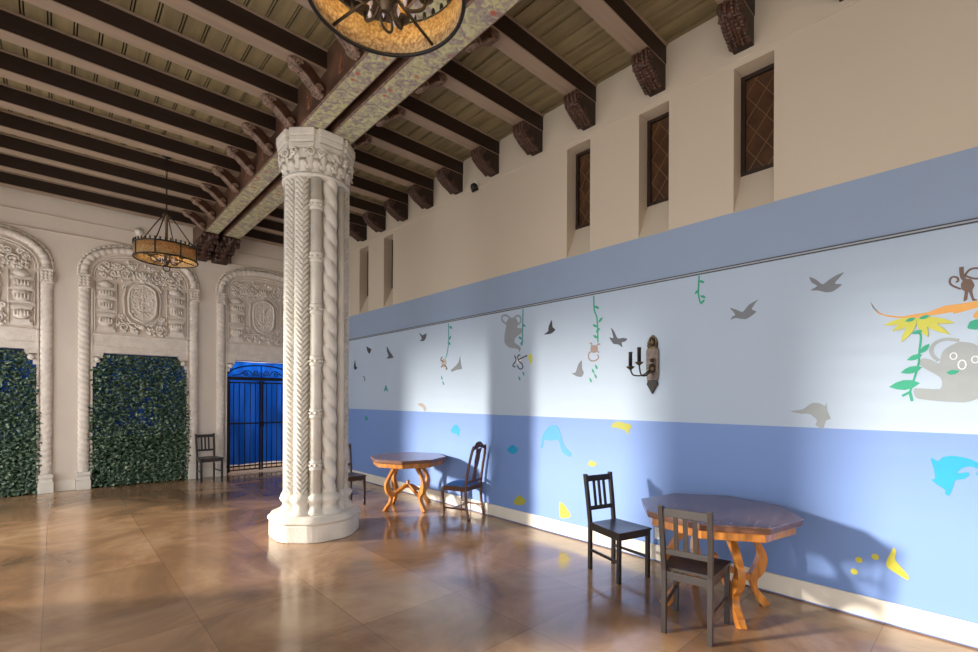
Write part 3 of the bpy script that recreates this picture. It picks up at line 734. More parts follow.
q.tube([(0, 0, 2.07), (0, 0, 2.33)], 0.012, 6); q.build('scrollwork', 'iron', g)
rnd = random.Random(2); nx, nz = 60, 50; vs = []
for j in range(nz + 1):
    for i in range(nx + 1):
        x = -hw + 0.01 + (2 * hw - 0.02) * i / nx; z = 0.17 + 2.24 * j / nz
        y = 0.10 + 0.022 * sin(x * 21 + 1.3 * sin(z * 2.1)) + 0.05 * sin((x + z * 0.55) * 6.0) + 0.015 * sin(z * 9 + x * 5)
        vs.append((x, y, z))
t_ = MB().add([(SC[2] + v[0], YW + 0.16 + v[1], v[2]) for v in vs], [(j * (nx + 1) + i, j * (nx + 1) + i + 1, (j + 1) * (nx + 1) + i + 1, (j + 1) * (nx + 1) + i) for j in range(nz) for i in range(nx)], True).build('blue_tarp', 'blue_tarp')
tag(t_, 'blue tarp hanging in folds behind the iron gate', 'tarp')
tag(MB().lathe([(0.075, 0), (0.07, 0.03), (0.045, 0.062), (0.0, 0.075)], 20, M=Matrix.Translation((1.154, YW - 0.001, 4.725)) @ Matrix.Rotation(pi / 2, 4, 'X')).build('wall_dome', 'white_trim'), 'small white dome on the far wall above the middle arch', 'dome')
# ---------------------------------------------------------------- furniture
def slat_chair():
    t = thing('wooden_chair', 'x', 'chair')
    rw, fw, ry, fy = 0.150, 0.178, -0.20, 0.21
    for s in (-1, 1):
        q = MB(); pts = [(s * rw, ry, 0.0), (s * rw, ry, 0.44), (s * (rw + 0.004), ry - 0.028, 0.66), (s * (rw + 0.008), ry - 0.065, 0.90)]
        vs = []
        for x, y, z in pts:
            w = 0.0165; d = 0.018; vs += [(x - w, y - d, z), (x + w, y - d, z), (x + w, y + d, z), (x - w, y + d, z)]
        fs = [(3, 2, 1, 0), (12, 13, 14, 15)]
        for i in range(3):
            for j in range(4): fs.append((i * 4 + j, i * 4 + (j + 1) % 4, i * 4 + 4 + (j + 1) % 4, i * 4 + 4 + j))
        q.add(vs, fs); q.build('back_post', 'black_wood', t, 0.003)
        MB().box(s * fw - 0.017, s * fw + 0.017, fy - 0.018, fy + 0.016, 0, 0.435).build('leg', 'black_wood', t, 0.003)
        a, b = Vector((s * (rw + 0.0), ry + 0.018, 0.405)), Vector((s * fw, fy - 0.018, 0.405))
        MB().beam(a, b, 0.018, 0.055).build('side_rail', 'black_wood', t, 0.002)
        a, b = Vector((s * rw, ry + 0.018, 0.185)), Vector((s * fw, fy - 0.018, 0.185))
        MB().beam(a, b, 0.016, 0.026).build('stretcher', 'black_wood', t, 0.002)
    MB().box(-fw + 0.017, fw - 0.017, fy - 0.010, fy + 0.008, 0.378, 0.432).build('front_rail', 'black_wood', t, 0.002)
    MB().box(-rw + 0.016, rw - 0.016, ry - 0.009, ry + 0.009, 0.378, 0.432).build('rear_rail', 'black_wood', t, 0.002)
    q = MB(); n = 8; vs = []
    for z0, sg in ((0.452, 1), (0.434, 0)):
        for j in range(n + 1):
            for i in range(n + 1):
                v = j / n; u = i / n * 2 - 1; y = ry + 0.021 + (fy + 0.022 - ry - 0.021) * v; w = (rw + 0.012) + (fw + 0.014 - rw - 0.002) * v
                dip = 0.010 * (1 - u * u) * sin(pi * v) if sg else 0; vs.append((u * w, y, z0 - dip))
    m_ = (n + 1) ** 2; fs = []
    for j in range(n):
        for i in range(n):
            a = j * (n + 1) + i; fs.append((a, a + 1, a + n + 2, a + n + 1)); fs.append((m_ + a, m_ + a + n + 1, m_ + a + n + 2, m_ + a + 1))
    for i in range(n):
        a, b = i, i + 1; fs.append((m_ + a, m_ + b, b, a)); a, b = n * (n + 1) + i, n * (n + 1) + i + 1; fs.append((a, b, m_ + b, m_ + a))
        a, b = i * (n + 1), (i + 1) * (n + 1); fs.append((a, b, m_ + b, m_ + a)); a, b = i * (n + 1) + n, (i + 1) * (n + 1) + n; fs.append((m_ + a, m_ + b, b, a))
    q.add(vs, fs); q.build('seat', 'black_wood', t)
    def back_y(z): return ry - (0.028 * (z - 0.44) / 0.22 if z < 0.66 else 0.028 + 0.037 * (z - 0.66) / 0.24)
    MB().beam((-rw, back_y(0.855) + 0.002, 0.855), (rw, back_y(0.855) + 0.002, 0.855), 0.018, 0.058).build('top_rail', 'black_wood', t, 0.003)
    MB().beam((-rw, back_y(0.575), 0.575), (rw, back_y(0.575), 0.575), 0.016, 0.04).build('lower_rail', 'black_wood', t, 0.003)
    for x in (-0.062, 0.0, 0.062):
        MB().beam((x, back_y(0.59), 0.59), (x, back_y(0.83), 0.83), 0.03, 0.011, (0, 1, 0)).build('back_slat', 'black_wood', t, 0.002)
    return t
def face(o, rear, front):
    r, f = Vector(rear), Vector(front); d = f - r; c = (r + f) / 2
    o.location = (c.x, c.y, 0); o.rotation_euler = (0, 0, math.atan2(d.y, d.x) - pi / 2)
ch = slat_chair(); G_ = 'black slat-back chairs'
ch['group'] = G_
face(ch, (3.14, 1.42), (3.575, 1.50)); ch['label'] = 'black slat-back wooden chair pulled up to the near octagonal table, seen from behind'
def more(rear, front, label):
    o = dup(ch, label=label, group=G_); face(o, rear, front)
more((3.925, 2.62), (3.82, 2.195), 'black slat-back wooden chair standing alone left of the near table, by the blue wall')
more((3.31, 7.0), (3.295, 6.52), 'black slat-back wooden chair half hidden behind the carved column')
more((2.215, 10.70), (2.235, 10.30), 'black slat-back wooden chair against the far wall between ivy arch and blue gate')

def octagon_table(label, loc, rz, H_, R_=0.582, lr=0.0):
    t = thing('octagonal_table', label, 'table', loc, rz, 'octagonal lyre-leg tables')
    o8 = lambda r: [(r * cos(k * pi / 4), r * sin(k * pi / 4)) for k in range(8)]
    MB().prism(o8(R_), H_ - 0.012, H_).build('tabletop', 'table_top', t)
    MB().prism(o8(R_ - 0.007), H_ - 0.05, H_ - 0.0125).build('top_edge', 'table_edge', t, 0.006)
    q = MB(); vs = []
    for r in (R_ - 0.045, R_ - 0.065):
        for z in (H_ - 0.115, H_ - 0.0505):
            vs += [(x, y, z) for x, y in o8(r)]
    fs = []
    for j in range(8):
        k = (j + 1) % 8; fs += [(j, k, 8 + k, 8 + j), (16 + k, 16 + j, 24 + j, 24 + k), (k, j, 16 + j, 16 + k), (8 + j, 8 + k, 24 + k, 24 + j)]
    q.add(vs, fs); q.build('apron', 'orange_wood', t, 0.003)
    q = MB()
    for a in (0, pi / 2): q.box(-0.46, 0.46, -0.04, 0.04, H_ - 0.09, H_ - 0.051, Matrix.Rotation(a + lr, 4, 'Z'))
    q.build('cross_brace', 'orange_wood', t)
    cl = smooth_path([(0.215, 0, H_ - 0.09), (0.245, 0, 0.60), (0.325, 0, 0.50), (0.368, 0, 0.40), (0.345, 0, 0.30), (0.30, 0, 0.225), (0.312, 0, 0.14), (0.36, 0, 0.06), (0.405, 0, 0.0)], 6)
    n = len(cl)
    for k in range(4):
        q = MB(); vs = []
        for i, p in enumerate(cl):
            d = (cl[min(i + 1, n - 1)] - cl[max(i - 1, 0)]).normalized(); nr = Vector((-d.z, 0, d.x)); u = i / (n - 1)
            w = 0.030 + 0.012 * cos(u * 2 * pi * 2) ; w = 0.05 if i == 0 else w
            if u > 0.9: w *= 0.8
            for s in (-1, 1):
                for y in (-0.026, 0.026): vs.append((p + nr * (s * w)) + Vector((0, y, 0)))
        vs = [(v[0], v[1], max(v[2], 0.0)) for v in vs]
        fs = [(0, 1, 3, 2), ((n - 1) * 4 + 2, (n - 1) * 4 + 3, (n - 1) * 4 + 1, (n - 1) * 4)]
        for i in range(n - 1):
            a, b = i * 4, i * 4 + 4; fs += [(a, a + 2, b + 2, b), (a + 1, b + 1, b + 3, a + 3), (a, b, b + 1, a + 1), (a + 2, a + 3, b + 3, b + 2)]
        q.add(vs, fs, False, Matrix.Rotation(k * pi / 2 + lr, 4, 'Z')); q.build('leg', 'orange_wood', t, 0.004)
    q = MB()
    for k in range(4):
        M = Matrix.Rotation(k * pi / 2 + lr, 4, 'Z'); pp = smooth_path([(0.31, 0, 0.225), (0.23, 0, 0.235), (0.14, 0, 0.28), (0.06, 0, 0.325), (0.0, 0, 0.33)], 5)
        vs = []
        for p in pp:
            for s in (-1, 1):
                for y in (-0.022, 0.022): vs.append((p.x, y, p.z + s * 0.026))
        fs = []
        for i in range(len(pp) - 1):
            a, b = i * 4, i * 4 + 4; fs += [(a, a + 2, b + 2, b), (a + 1, b + 1, b + 3, a + 3), (a, b, b + 1, a + 1), (a + 2, a + 3, b + 3, b + 2)]
        fs.append((0, 1, 3, 2)); q.add(vs, fs, False, M)
    q.build('stretcher', 'orange_wood', t, 0.003)
    MB().lathe([(0.03, 0.30), (0.035, 0.35), (0.02, 0.365), (0.028, 0.385), (0.02, 0.405), (0.0, 0.42)], 14).build('finial', 'orange_wood', t)
    return t
octagon_table('octagonal lyre-leg table with a black slat-back chair pulled up to it', (3.84, 1.505, 0), radians(12), 0.77, 0.582, radians(35))
octagon_table('octagonal lyre-leg table beside the blue-seated chair and carved column', (3.86, 5.93, 0), radians(3), 0.765, 0.56)

# carved chair with blue seat
t = thing('carved_chair', 'brown carved high-back chair with a blue seat beside the far table', 'chair', (0, 0, 0))
rw, fw, ry, fy = 0.195, 0.22, -0.175, 0.165
for s in (-1, 1):
    q = MB(); q.tube(smooth_path([(s * rw, ry - 0.05, 0.0), (s * rw, ry - 0.01, 0.2), (s * rw, ry, 0.44), (s * (rw - 0.005), ry - 0.03, 0.66), (s * (rw - 0.02), ry - 0.075, 0.88), (s * (rw - 0.05), ry - 0.095, 0.985)], 5), 0.019, 8); q.build('back_post', 'brown_wood', t)
    q = MB(); q.tube(smooth_path([(s * fw, fy, 0.42), (s * (fw + 0.012), fy + 0.012, 0.34), (s * fw, fy, 0.2), (s * (fw - 0.005), fy - 0.002, 0.05), (s * (fw + 0.008), fy + 0.015, 0.0)], 5), [0.026, 0.027, 0.027, 0.026, 0.025, 0.023, 0.021, 0.019, 0.017, 0.016, 0.015, 0.014, 0.013, 0.013, 0.013, 0.013, 0.014, 0.015, 0.017, 0.02, 0.02], 8); q.build('leg', 'brown_wood', t)
    MB().beam((s * rw, ry, 0.41), (s * fw, fy, 0.41), 0.02, 0.065).build('side_rail', 'brown_wood', t, 0.003)
    MB().beam((s * rw, ry - 0.01, 0.14), (s * (fw - 0.005), fy, 0.14), 0.018, 0.022).build('stretcher', 'brown_wood', t, 0.003)
MB().box(-fw, fw, fy - 0.012, fy + 0.01, 0.38, 0.442).build('front_rail', 'brown_wood', t, 0.004)
MB().box(-rw, rw, ry - 0.01, ry + 0.01, 0.38, 0.442).build('rear_rail', 'brown_wood', t, 0.004)
MB().box(-fw + 0.02, fw - 0.02, 0.02, 0.04, 0.13, 0.15).build('cross_stretcher', 'brown_wood', t, 0.003)
q = MB(); n = 12; vs = []
for j in range(n + 1):
    for i in range(n + 1):
        v = j / n; u = i / n * 2 - 1; w = rw + (fw - rw) * v; h = 0.05 * (1 - u ** 4) * (1 - (2 * v - 1) ** 4)
        vs.append((u * w, ry + 0.015 + (fy - ry - 0.01) * v, 0.443 + h))
q.add(vs, [(j * (n + 1) + i, j * (n + 1) + i + 1, (j + 1) * (n + 1) + i + 1, (j + 1) * (n + 1) + i) for j in range(n) for i in range(n)], True)
q.build('seat_cushion', 'blue_seat', t, label='blue upholstered seat')
q = MB(); out = [(-0.14, 0.965), (-0.10, 0.99), (-0.05, 1.03), (0, 1.045), (0.05, 1.03), (0.10, 0.99), (0.14, 0.965), (0.14, 0.935), (0.08, 0.95), (0, 0.965), (-0.08, 0.95), (-0.14, 0.935)]
Mb = Matrix.Translation((0, ry - 0.085, 0)) @ Matrix(((1, 0, 0, 0), (0, 0, -1, 0), (0, 1, 0, 0), (0, 0, 0, 1)))
q.prism(out, -0.012, 0.014, Mb); q.ball((0, ry - 0.09, 1.0), (0.05, 0.022, 0.028), 8, 6); q.build('crest_rail', 'brown_wood', t)
q = MB(); spl = [(-0.035, 0.50), (-0.05, 0.58), (-0.03, 0.66), (-0.055, 0.78), (-0.05, 0.88), (-0.065, 0.95), (0.065, 0.95), (0.05, 0.88), (0.055, 0.78), (0.03, 0.66), (0.05, 0.58), (0.035, 0.50)]
vs = []
for sgn in (-0.007, 0.007): vs += [(x, ry - 0.09 * ((z - 0.44) / 0.52) ** 1.2 + sgn, z) for x, z in spl]
k = len(spl); q.add(vs, [tuple(range(k)), tuple(range(2 * k - 1, k - 1, -1))] + [(i, k + i, k + (i + 1) % k, (i + 1) % k) for i in range(k)]); q.build('back_splat', 'brown_wood', t)
MB().beam((-rw, ry - 0.008, 0.50), (rw, ry - 0.008, 0.50), 0.02, 0.035).build('lower_rail', 'brown_wood', t, 0.003)
face(t, (4.215, 4.865), (4.115, 5.185))

# ---------------------------------------------------------------- chandeliers
def chandelier(label, loc, ztop):
    t = thing('chandelier', label, 'chandelier', loc, 0.3, 'drum chandeliers')
    R, Hh = 0.39, 0.185
    MB().lathe([(R - 0.004, 0.0), (R - 0.004, Hh), (R - 0.008, Hh), (R - 0.008, 0.0), (R - 0.004, 0.0)], 64, cap=False).build('mica_shade', 'amber_mica', t)
    q = MB()
    for z in (0.0, Hh): q.tube([(R * cos(a * pi / 36), R * sin(a * pi / 36), z) for a in range(72)], 0.011, 8, closed=True)
    q.lathe([(R - 0.11, 0.004), (R - 0.10, 0.008), (R - 0.10, 0.0), (R - 0.11, 0.004)], 48) if False else None
    for k in range(8):
        a = k * pi / 4; q.tube([(R * cos(a), R * sin(a), 0), (R * cos(a), R * sin(a), Hh)], 0.008, 6)
    for k in range(40):
        a = k * pi / 20; q.ball((R * cos(a), R * sin(a), Hh + 0.025), (0.012, 0.012, 0.026), 6, 5)
    q.build('iron_hoop', 'iron', t)
    q = MB()
    for k in range(4):
        a = k * pi / 2; q.tube([(0.03 * cos(a), 0.03 * sin(a), 0.06), (R * cos(a), R * sin(a), 0.02)], 0.009, 6)
    q.lathe([(0.0, -0.075), (0.025, -0.06), (0.035, -0.03), (0.055, 0.0), (0.03, 0.03), (0.045, 0.07), (0.025, 0.11), (0.03, 0.2), (0.018, 0.25), (0.018, 0.62), (0.05, 0.64), (0.05, 0.67), (0.015, 0.70)], 16)
    q.tube([(0.045 * cos(a * pi / 8), 0, -0.115 + 0.045 * sin(a * pi / 8)) for a in range(16)], 0.007, 6, closed=True)
    q.build('stem', 'bronze', t)
    for k in range(6):
        a = k * pi / 3 + 0.3; d = Vector((cos(a), sin(a), 0)); z = Vector((0, 0, 1))
        q = MB(); q.tube(smooth_path([d * 0.03 + z * 0.04, d * 0.10 - z * 0.03, d * 0.18 - z * 0.01, d * 0.20 + z * 0.04], 5), 0.009, 6)
        q.lathe([(0.01, 0.04), (0.04, 0.05), (0.042, 0.058), (0.012, 0.06)], 12, d * 0.20); arm = q.build('candle_arm', 'bronze', t)
        MB().lathe([(0.021, 0.06), (0.021, 0.155), (0.006, 0.158)], 12, d * 0.20).build('candle_sleeve', 'candle', arm)
        MB().lathe([(0.008, 0.158), (0.017, 0.175), (0.014, 0.20), (0.0, 0.225)], 10, d * 0.20).build('bulb', 'bulb', arm)
    q = MB(); rnd = random.Random(4)
    for k in range(14):
        a = k * 2 * pi / 14; r = 0.09 + 0.06 * (k % 2); z0 = 0.02
        q.tube([(r * cos(a), r * sin(a), 0.05), (r * cos(a), r * sin(a), z0)], 0.002, 4); q.lathe([(0, -0.05), (0.012, -0.02), (0.007, 0.0), (0.0, 0.008)], 6, (r * cos(a), r * sin(a), z0))
    q.build('crystal_drops', 'crystal', t)
    q = MB()
    for k in range(4):
        a = k * pi / 2 + pi / 4; p0, p1 = Vector((R * cos(a), R * sin(a), Hh)), Vector((0.04 * cos(a), 0.04 * sin(a), 0.66))
        q.tube(smooth_path([p0, p0 * 0.72 + p1 * 0.28 + Vector((0, 0, -0.02)), p0 * 0.3 + p1 * 0.7, p1], 4), 0.008, 5)
    q.build('suspension_arms', 'iron', t)
    q = MB(); top = ztop - loc[2]; z = 0.70; i = 0
    while z < top - 0.04:
        L_ = 0.055; M = Matrix.Translation((0, 0, z)) @ Matrix.Rotation((i % 2) * pi / 2, 4, 'Z')
        q.tube([(0.012 * cos(a * pi / 5), 0, L_ / 2 + (L_ / 2 + 0.006) * sin(a * pi / 5)) for a in range(10)], 0.0045, 5, closed=True, M=M); z += L_; i += 1
    q.lathe([(0.0, top - 0.06), (0.05, top - 0.04), (0.06, top - 0.001)], 16); q.build('chain', 'iron', t)
    return t
chandelier('round amber drum chandelier right overhead, in front of the carved column', (1.22, 2.09, 3.64), TOP)
chandelier('amber drum chandelier hanging in front of the far carved arches', (1.19, 8.22, 3.62), TOP)

# ---------------------------------------------------------------- wall fittings
t = thing('wall_sconce', 'tarnished candle sconce mounted on the pale blue wall', 'sconce', (XW, 2.362, 1.68))
def wallM(): return Matrix(((0, 0, -1, 0), (1, 0, 0, 0), (0, 1, 0, 0), (0, 0, 0, 1)))       # (u, v, d) -> y, z, out of the wall
q = MB(); q.prism([(-0.055, 0.13), (-0.068, 0.2), (-0.068, 0.44), (-0.05, 0.47), (0.05, 0.47), (0.068, 0.44), (0.068, 0.2), (0.055, 0.13)], 0.0, 0.018, wallM()); q.build('backplate', 'tarnished_plate', t, 0.004)
q = MB(); q.prism([(0, 0.0), (-0.06, 0.10), (-0.045, 0.14), (0.045, 0.14), (0.06, 0.10)], 0.0, 0.024, wallM()); q.build('lower_point', 'iron', t, 0.004)
q = MB(); q.prism([(-0.05, 0.46), (-0.055, 0.52), (-0.035, 0.57), (0, 0.60), (0.035, 0.57), (0.055, 0.52), (0.05, 0.46)], 0.0, 0.02, wallM())
q.ball((-0.028, 0, 0.53), (0.014, 0.03, 0.045), 8, 6); q.tube(spiral((-0.022, -0.03, 0.49), 0.028, 1.4, (0, 1, 0), (0, 0, 1)), 0.006, 5); q.tube(spiral((-0.022, 0.03, 0.49), 0.028, 1.4, (0, -1, 0), (0, 0, 1)), 0.006, 5)
q.build('crest', 'bronze', t)
q = MB(); q.ball((-0.03, 0, 0.26), (0.022, 0.035, 0.05), 8, 6); q.ball((-0.03, 0, 0.34), (0.014, 0.02, 0.02), 8, 6); q.build('boss', 'bronze', t)
for dy, dx, dz in ((0.115, -0.24, 0.27), (0.02, -0.24, 0.31)):
    q = MB(); q.tube(smooth_path([(-0.03, 0.1 * dy, 0.25), (dx * 0.45, dy * 0.5, 0.19), (dx * 0.85, dy * 0.9, 0.19), (dx, dy, dz - 0.02)], 6), 0.008, 6)
    q.lathe([(0.01, -0.03), (0.038, -0.005), (0.04, 0.005), (0.015, 0.008)], 12, (dx, dy, dz)); a = q.build('candle_arm', 'bronze', t)
    MB().lathe([(0.018, 0.0), (0.018, 0.13), (0.022, 0.14), (0.012, 0.145), (0.0, 0.146)], 12, (dx, dy, dz + 0.005)).build('candle_sleeve', 'iron', a)
t = thing('wall_outlet', 'white electrical outlet plate low on the blue wall behind the near chairs', 'outlet', (XW, 2.30, 0.28))
MB().box(-0.008, 0, -0.035, 0.035, -0.058, 0.058).build('cover_plate', 'outlet_white', t, 0.003)
q = MB(); q.box(-0.0095, -0.008, -0.016, 0.016, 0.012, 0.04); q.box(-0.0095, -0.008, -0.016, 0.016, -0.04, -0.012); q.build('socket', 'white_paint', t)
t = thing('wall_spotlight', 'small dark swivel spotlight under the beams on the mural wall', 'spotlight', (XW, 5.10, 4.72))
MB().lathe([(0.045, 0), (0.045, 0.02), (0.02, 0.03)], 14, M=Matrix.Rotation(-pi / 2, 4, 'Y')).build('mount', 'white_trim', t)
q = MB(); q.lathe([(0.03, 0.0), (0.05, 0.03), (0.055, 0.11), (0.045, 0.112), (0.0, 0.09)], 16, M=Matrix.Translation((-0.07, 0, -0.01)) @ Matrix.Rotation(radians(150), 4, 'Y')); q.tube([(-0.02, 0, 0), (-0.075, 0, -0.02)], 0.012, 6); q.build('lamp_head', 'iron', t)

# ---------------------------------------------------------------- painted animals and plants on the mural wall (Y, z outlines)
DT = 0.0022
def flat(pts, d0=0.0002, dt=DT):
    n = len(pts); P = [Vector((a, b, 0)) for a, b in pts]; o = []
    for i in range(n):                                # rounded outline, brushed by hand
        p0, p1, p2, p3 = P[i - 1], P[i], P[(i + 1) % n], P[(i + 2) % n]
        for t in (0.0, 0.33, 0.67):
            c = p1 * (2*t**3-3*t*t+1) + (p2 - p0) * 0.32 * (t**3-2*t*t+t) + p2 * (-2*t**3+3*t*t) + (p3 - p1) * 0.32 * (t**3-t*t)
            o.append((c.x, c.y) if t else (p1.x, p1.y))
    pts = o
    return MB().prism([(y - 0, z) for y, z in pts], d0, d0 + dt, Matrix.Translation((XW, 0, 0)) @ wallM())
def stroke(mb, pts, w, d0=0.0002, dt=DT):
    P = [Vector((a, b)) for a, b in pts]
    Q = [Vector((v.x, v.y)) for v in smooth_path([(a, b, 0) for a, b in pts], 5)] if len(P) > 2 else P
    L_, R_ = [], []
    for i, p in enumerate(Q):
        d = (Q[min(i + 1, len(Q) - 1)] - Q[max(i - 1, 0)]); d = d.normalized() if d.length > 0 else Vector((0, 1)); nrm = Vector((-d.y, d.x)); ww = w / 2
        L_.append(p + nrm * ww); R_.append(p - nrm * ww)
    k = len(Q); M = Matrix.Translation((XW, 0, 0)) @ wallM(); vs = []
    for h in (d0, d0 + dt): vs += [(p.x, p.y, h) for p in L_] + [(p.x, p.y, h) for p in R_]
    fs = []
    for i in range(k - 1):
        fs += [(2 * k + i, 2 * k + i + 1, 3 * k + i + 1, 3 * k + i), (i, k + i, k + i + 1, i + 1), (i, i + 1, 2 * k + i + 1, 2 * k + i), (k + i, 3 * k + i, 3 * k + i + 1, k + i + 1)]
    fs += [(0, 2 * k, 3 * k, k), (k - 1, 2 * k - 1, 4 * k - 1, 3 * k - 1)]
    return mb.add(vs, fs, False, M)
def disc(c, ry_, rz_, rot=0.0, n=18, d0=0.0002, dt=DT, mb=None):
    pts = [(c[0] + ry_ * cos(a * 2 * pi / n) * cos(rot) - rz_ * sin(a * 2 * pi / n) * sin(rot), c[1] + ry_ * cos(a * 2 * pi / n) * sin(rot) + rz_ * sin(a * 2 * pi / n) * cos(rot)) for a in range(n)]
    return (mb or MB()).prism(pts, d0, d0 + dt, Matrix.Translation((XW, 0, 0)) @ wallM())
def lf_(mb, c, L_, w, rot, d0=0.0002):
    pts = [(-L_, 0), (-L_ * 0.5, w * 0.8), (0, w), (L_ * 0.5, w * 0.7), (L_, 0), (L_ * 0.5, -w * 0.7), (0, -w), (-L_ * 0.5, -w * 0.8)]
    return mb.prism([(c[0] + x * cos(rot) - y * sin(rot), c[1] + x * sin(rot) + y * cos(rot)) for x, y in pts], d0, d0 + DT, Matrix.Translation((XW, 0, 0)) @ wallM())
WPC = 'wall painting'
bird9=[(1.627,2.455),(1.573,2.431),(1.519,2.403),(1.467,2.46),(1.394,2.493),(1.416,2.469),(1.445,2.417),(1.408,2.393),(1.437,2.365),(1.489,2.337),(1.534,2.343),(1.58,2.358),(1.619,2.345),(1.603,2.373),(1.58,2.383),(1.596,2.413)]
bird10=[(1.02,2.618),(0.974,2.588),(0.931,2.543),(0.889,2.572),(0.842,2.599),(0.796,2.612),(0.819,2.581),(0.853,2.537),(0.807,2.522),(0.836,2.494),(0.871,2.475),(0.913,2.478),(0.961,2.5),(1.013,2.509),(0.98,2.527),(0.968,2.54),(1.005,2.571)]
vine0=[(1.9,2.795),(1.908,2.637),(1.89,2.538)]
vine0l=[(1.877,2.735),(1.921,2.648),(1.865,2.592),(1.869,2.544)]
bird6=[(3.688,2.593),(3.677,2.506),(3.631,2.467),(3.694,2.427),(3.812,2.425),(3.746,2.459),(3.734,2.522)]
bird7=[(2.855,2.407),(2.814,2.358),(2.773,2.284),(2.704,2.282),(2.655,2.268),(2.684,2.241),(2.723,2.235),(2.713,2.182),(2.763,2.216),(2.823,2.229),(2.875,2.302),(2.824,2.293)]
bird8=[(3.243,2.072),(3.236,1.977),(3.213,1.929),(3.242,1.883),(3.312,1.891),(3.382,1.93),(3.328,1.937),(3.289,2.027)]
koala2=[(4.475,2.603),(4.505,2.496),(4.504,2.386),(4.426,2.313),(4.26,2.279),(4.23,2.234),(4.207,2.297),(4.32,2.37),(4.306,2.434),(4.202,2.477),(4.188,2.54),(4.276,2.56),(4.256,2.622),(4.307,2.693),(4.413,2.706),(4.475,2.658)]
koala2earL=[(4.468,2.625),(4.554,2.69),(4.554,2.745),(4.475,2.749),(4.407,2.701)]
koala2earR=[(4.322,2.695),(4.277,2.719),(4.218,2.693),(4.209,2.638),(4.253,2.596)]
vine2=[(4.169,2.793),(4.174,2.549),(4.184,2.316)]
vine2l=[(4.156,2.579),(4.19,2.355),(4.219,2.421)]
leaf2=[(4.228,1.892),(4.156,1.954)]
mon2=[(4.244,2.128)]
mon2s=[(4.319,2.197),(4.289,2.131),(4.349,2.069),(4.303,2.045)]
mon2t=[(4.244,2.139),(4.157,2.166),(4.091,2.183)]
mon2u=[(4.244,2.117),(4.185,2.082),(4.171,2.028),(4.223,2.016),(4.274,2.065)]
mon2v=[(4.244,2.117),(4.259,2.183),(4.215,2.201)]
banana=[(4.08,2.178),(4.035,2.2),(4.001,2.146),(4.012,2.084),(4.04,2.079)]
vine3=[(3.079,2.791),(3.072,2.633),(3.034,2.518),(3.022,2.26)]
vine3l=[(3.039,2.656),(2.989,2.509),(3.062,2.451),(3.023,2.398),(3.055,2.328)]
leaf3=[(3.043,1.987),(3.086,1.943),(3.053,1.886),(3.118,1.842)]
mon3=[(3.072,2.191)]
mon3a=[(3.109,2.212),(3.105,2.253),(3.132,2.26)]
mon3b=[(3.039,2.211),(3.022,2.242),(2.99,2.236)]
mon3c=[(3.098,2.165),(3.14,2.149),(3.144,2.094),(3.108,2.06),(3.043,2.064),(3.011,2.095),(3.032,2.124)]
mon3d=[(3.043,2.17),(3.005,2.146)]
bird1=[(8.805,2.397),(8.77,2.274),(8.701,2.231),(8.803,2.195),(8.855,2.25)]
bird2=[(8.328,2.63),(8.233,2.595),(8.139,2.562),(8.216,2.479),(8.295,2.542)]
bird3=[(7.565,2.57),(7.46,2.464),(7.336,2.359),(7.459,2.345),(7.577,2.352),(7.508,2.395),(7.564,2.49)]
bird4=[(6.53,2.722),(6.437,2.667),(6.324,2.688),(6.34,2.615),(6.397,2.571),(6.512,2.581),(6.454,2.615)]
bird5=[(5.453,2.265),(5.438,2.159),(5.409,2.069),(5.532,2.059),(5.653,2.033),(5.668,2.064),(5.556,2.12),(5.485,2.177)]
vine1=[(5.742,2.785),(5.731,2.513),(5.769,2.331),(5.804,2.256)]
vine1l=[(5.682,2.717),(5.701,2.556),(5.72,2.475)]
leaf1=[(5.904,1.949),(5.863,1.864)]
mon1=[(5.849,2.181)]
mon1a=[(5.85,2.196),(5.932,2.232),(5.891,2.277)]
mon1b=[(5.839,2.149),(5.768,2.09),(5.803,2.079)]
mon1c=[(5.859,2.15),(5.921,2.116)]
birdhook=[(8.484,2.06),(8.403,2.05),(8.37,1.982),(8.418,1.948),(8.41,2.011)]
fishA=[(7.594,1.871),(7.523,1.742),(7.593,1.776),(7.664,1.743)]
birdpale=[(6.562,1.535),(6.446,1.546),(6.36,1.514),(6.315,1.456),(6.371,1.406),(6.417,1.471),(6.521,1.502)]
dolA=[(5.672,1.132),(5.599,1.212),(5.526,1.23),(5.455,1.159),(5.478,1.053),(5.525,1.089),(5.622,1.099)]
fishB=[(8.38,1.253),(8.316,1.271),(8.26,1.226),(8.299,1.186),(8.371,1.199)]
dolB=[(4.454,0.936),(4.351,1.018),(4.243,0.961),(4.333,0.891)]
dolC=[(3.86,1.016),(3.825,1.184),(3.722,1.292),(3.607,1.308),(3.55,1.222),(3.493,1.072),(3.384,0.983),(3.411,0.944),(3.521,0.993),(3.577,1.132),(3.691,1.113),(3.803,1.117),(3.824,1.024)]
yelA=[(2.852,1.322),(2.795,1.384),(2.705,1.378),(2.596,1.354),(2.617,1.314),(2.649,1.244),(2.671,1.291),(2.772,1.316)]
yelB=[(4.33,0.241),(4.24,0.364),(4.099,0.315),(4.18,0.242)]
yelC=[(3.559,0.381),(3.476,0.362),(3.386,0.247),(3.544,0.202)]
yelD=[(3.15,0.878),(3.113,0.934),(3.027,0.902),(3.076,0.865)]
dolgrey=[(1.149,1.533),(1.06,1.553),(1.007,1.6),(0.954,1.605),(0.912,1.581),(0.902,1.606),(0.898,1.544),(0.875,1.483),(0.906,1.465),(0.926,1.399),(0.974,1.43),(0.964,1.468),(1.017,1.516),(1.071,1.515)]
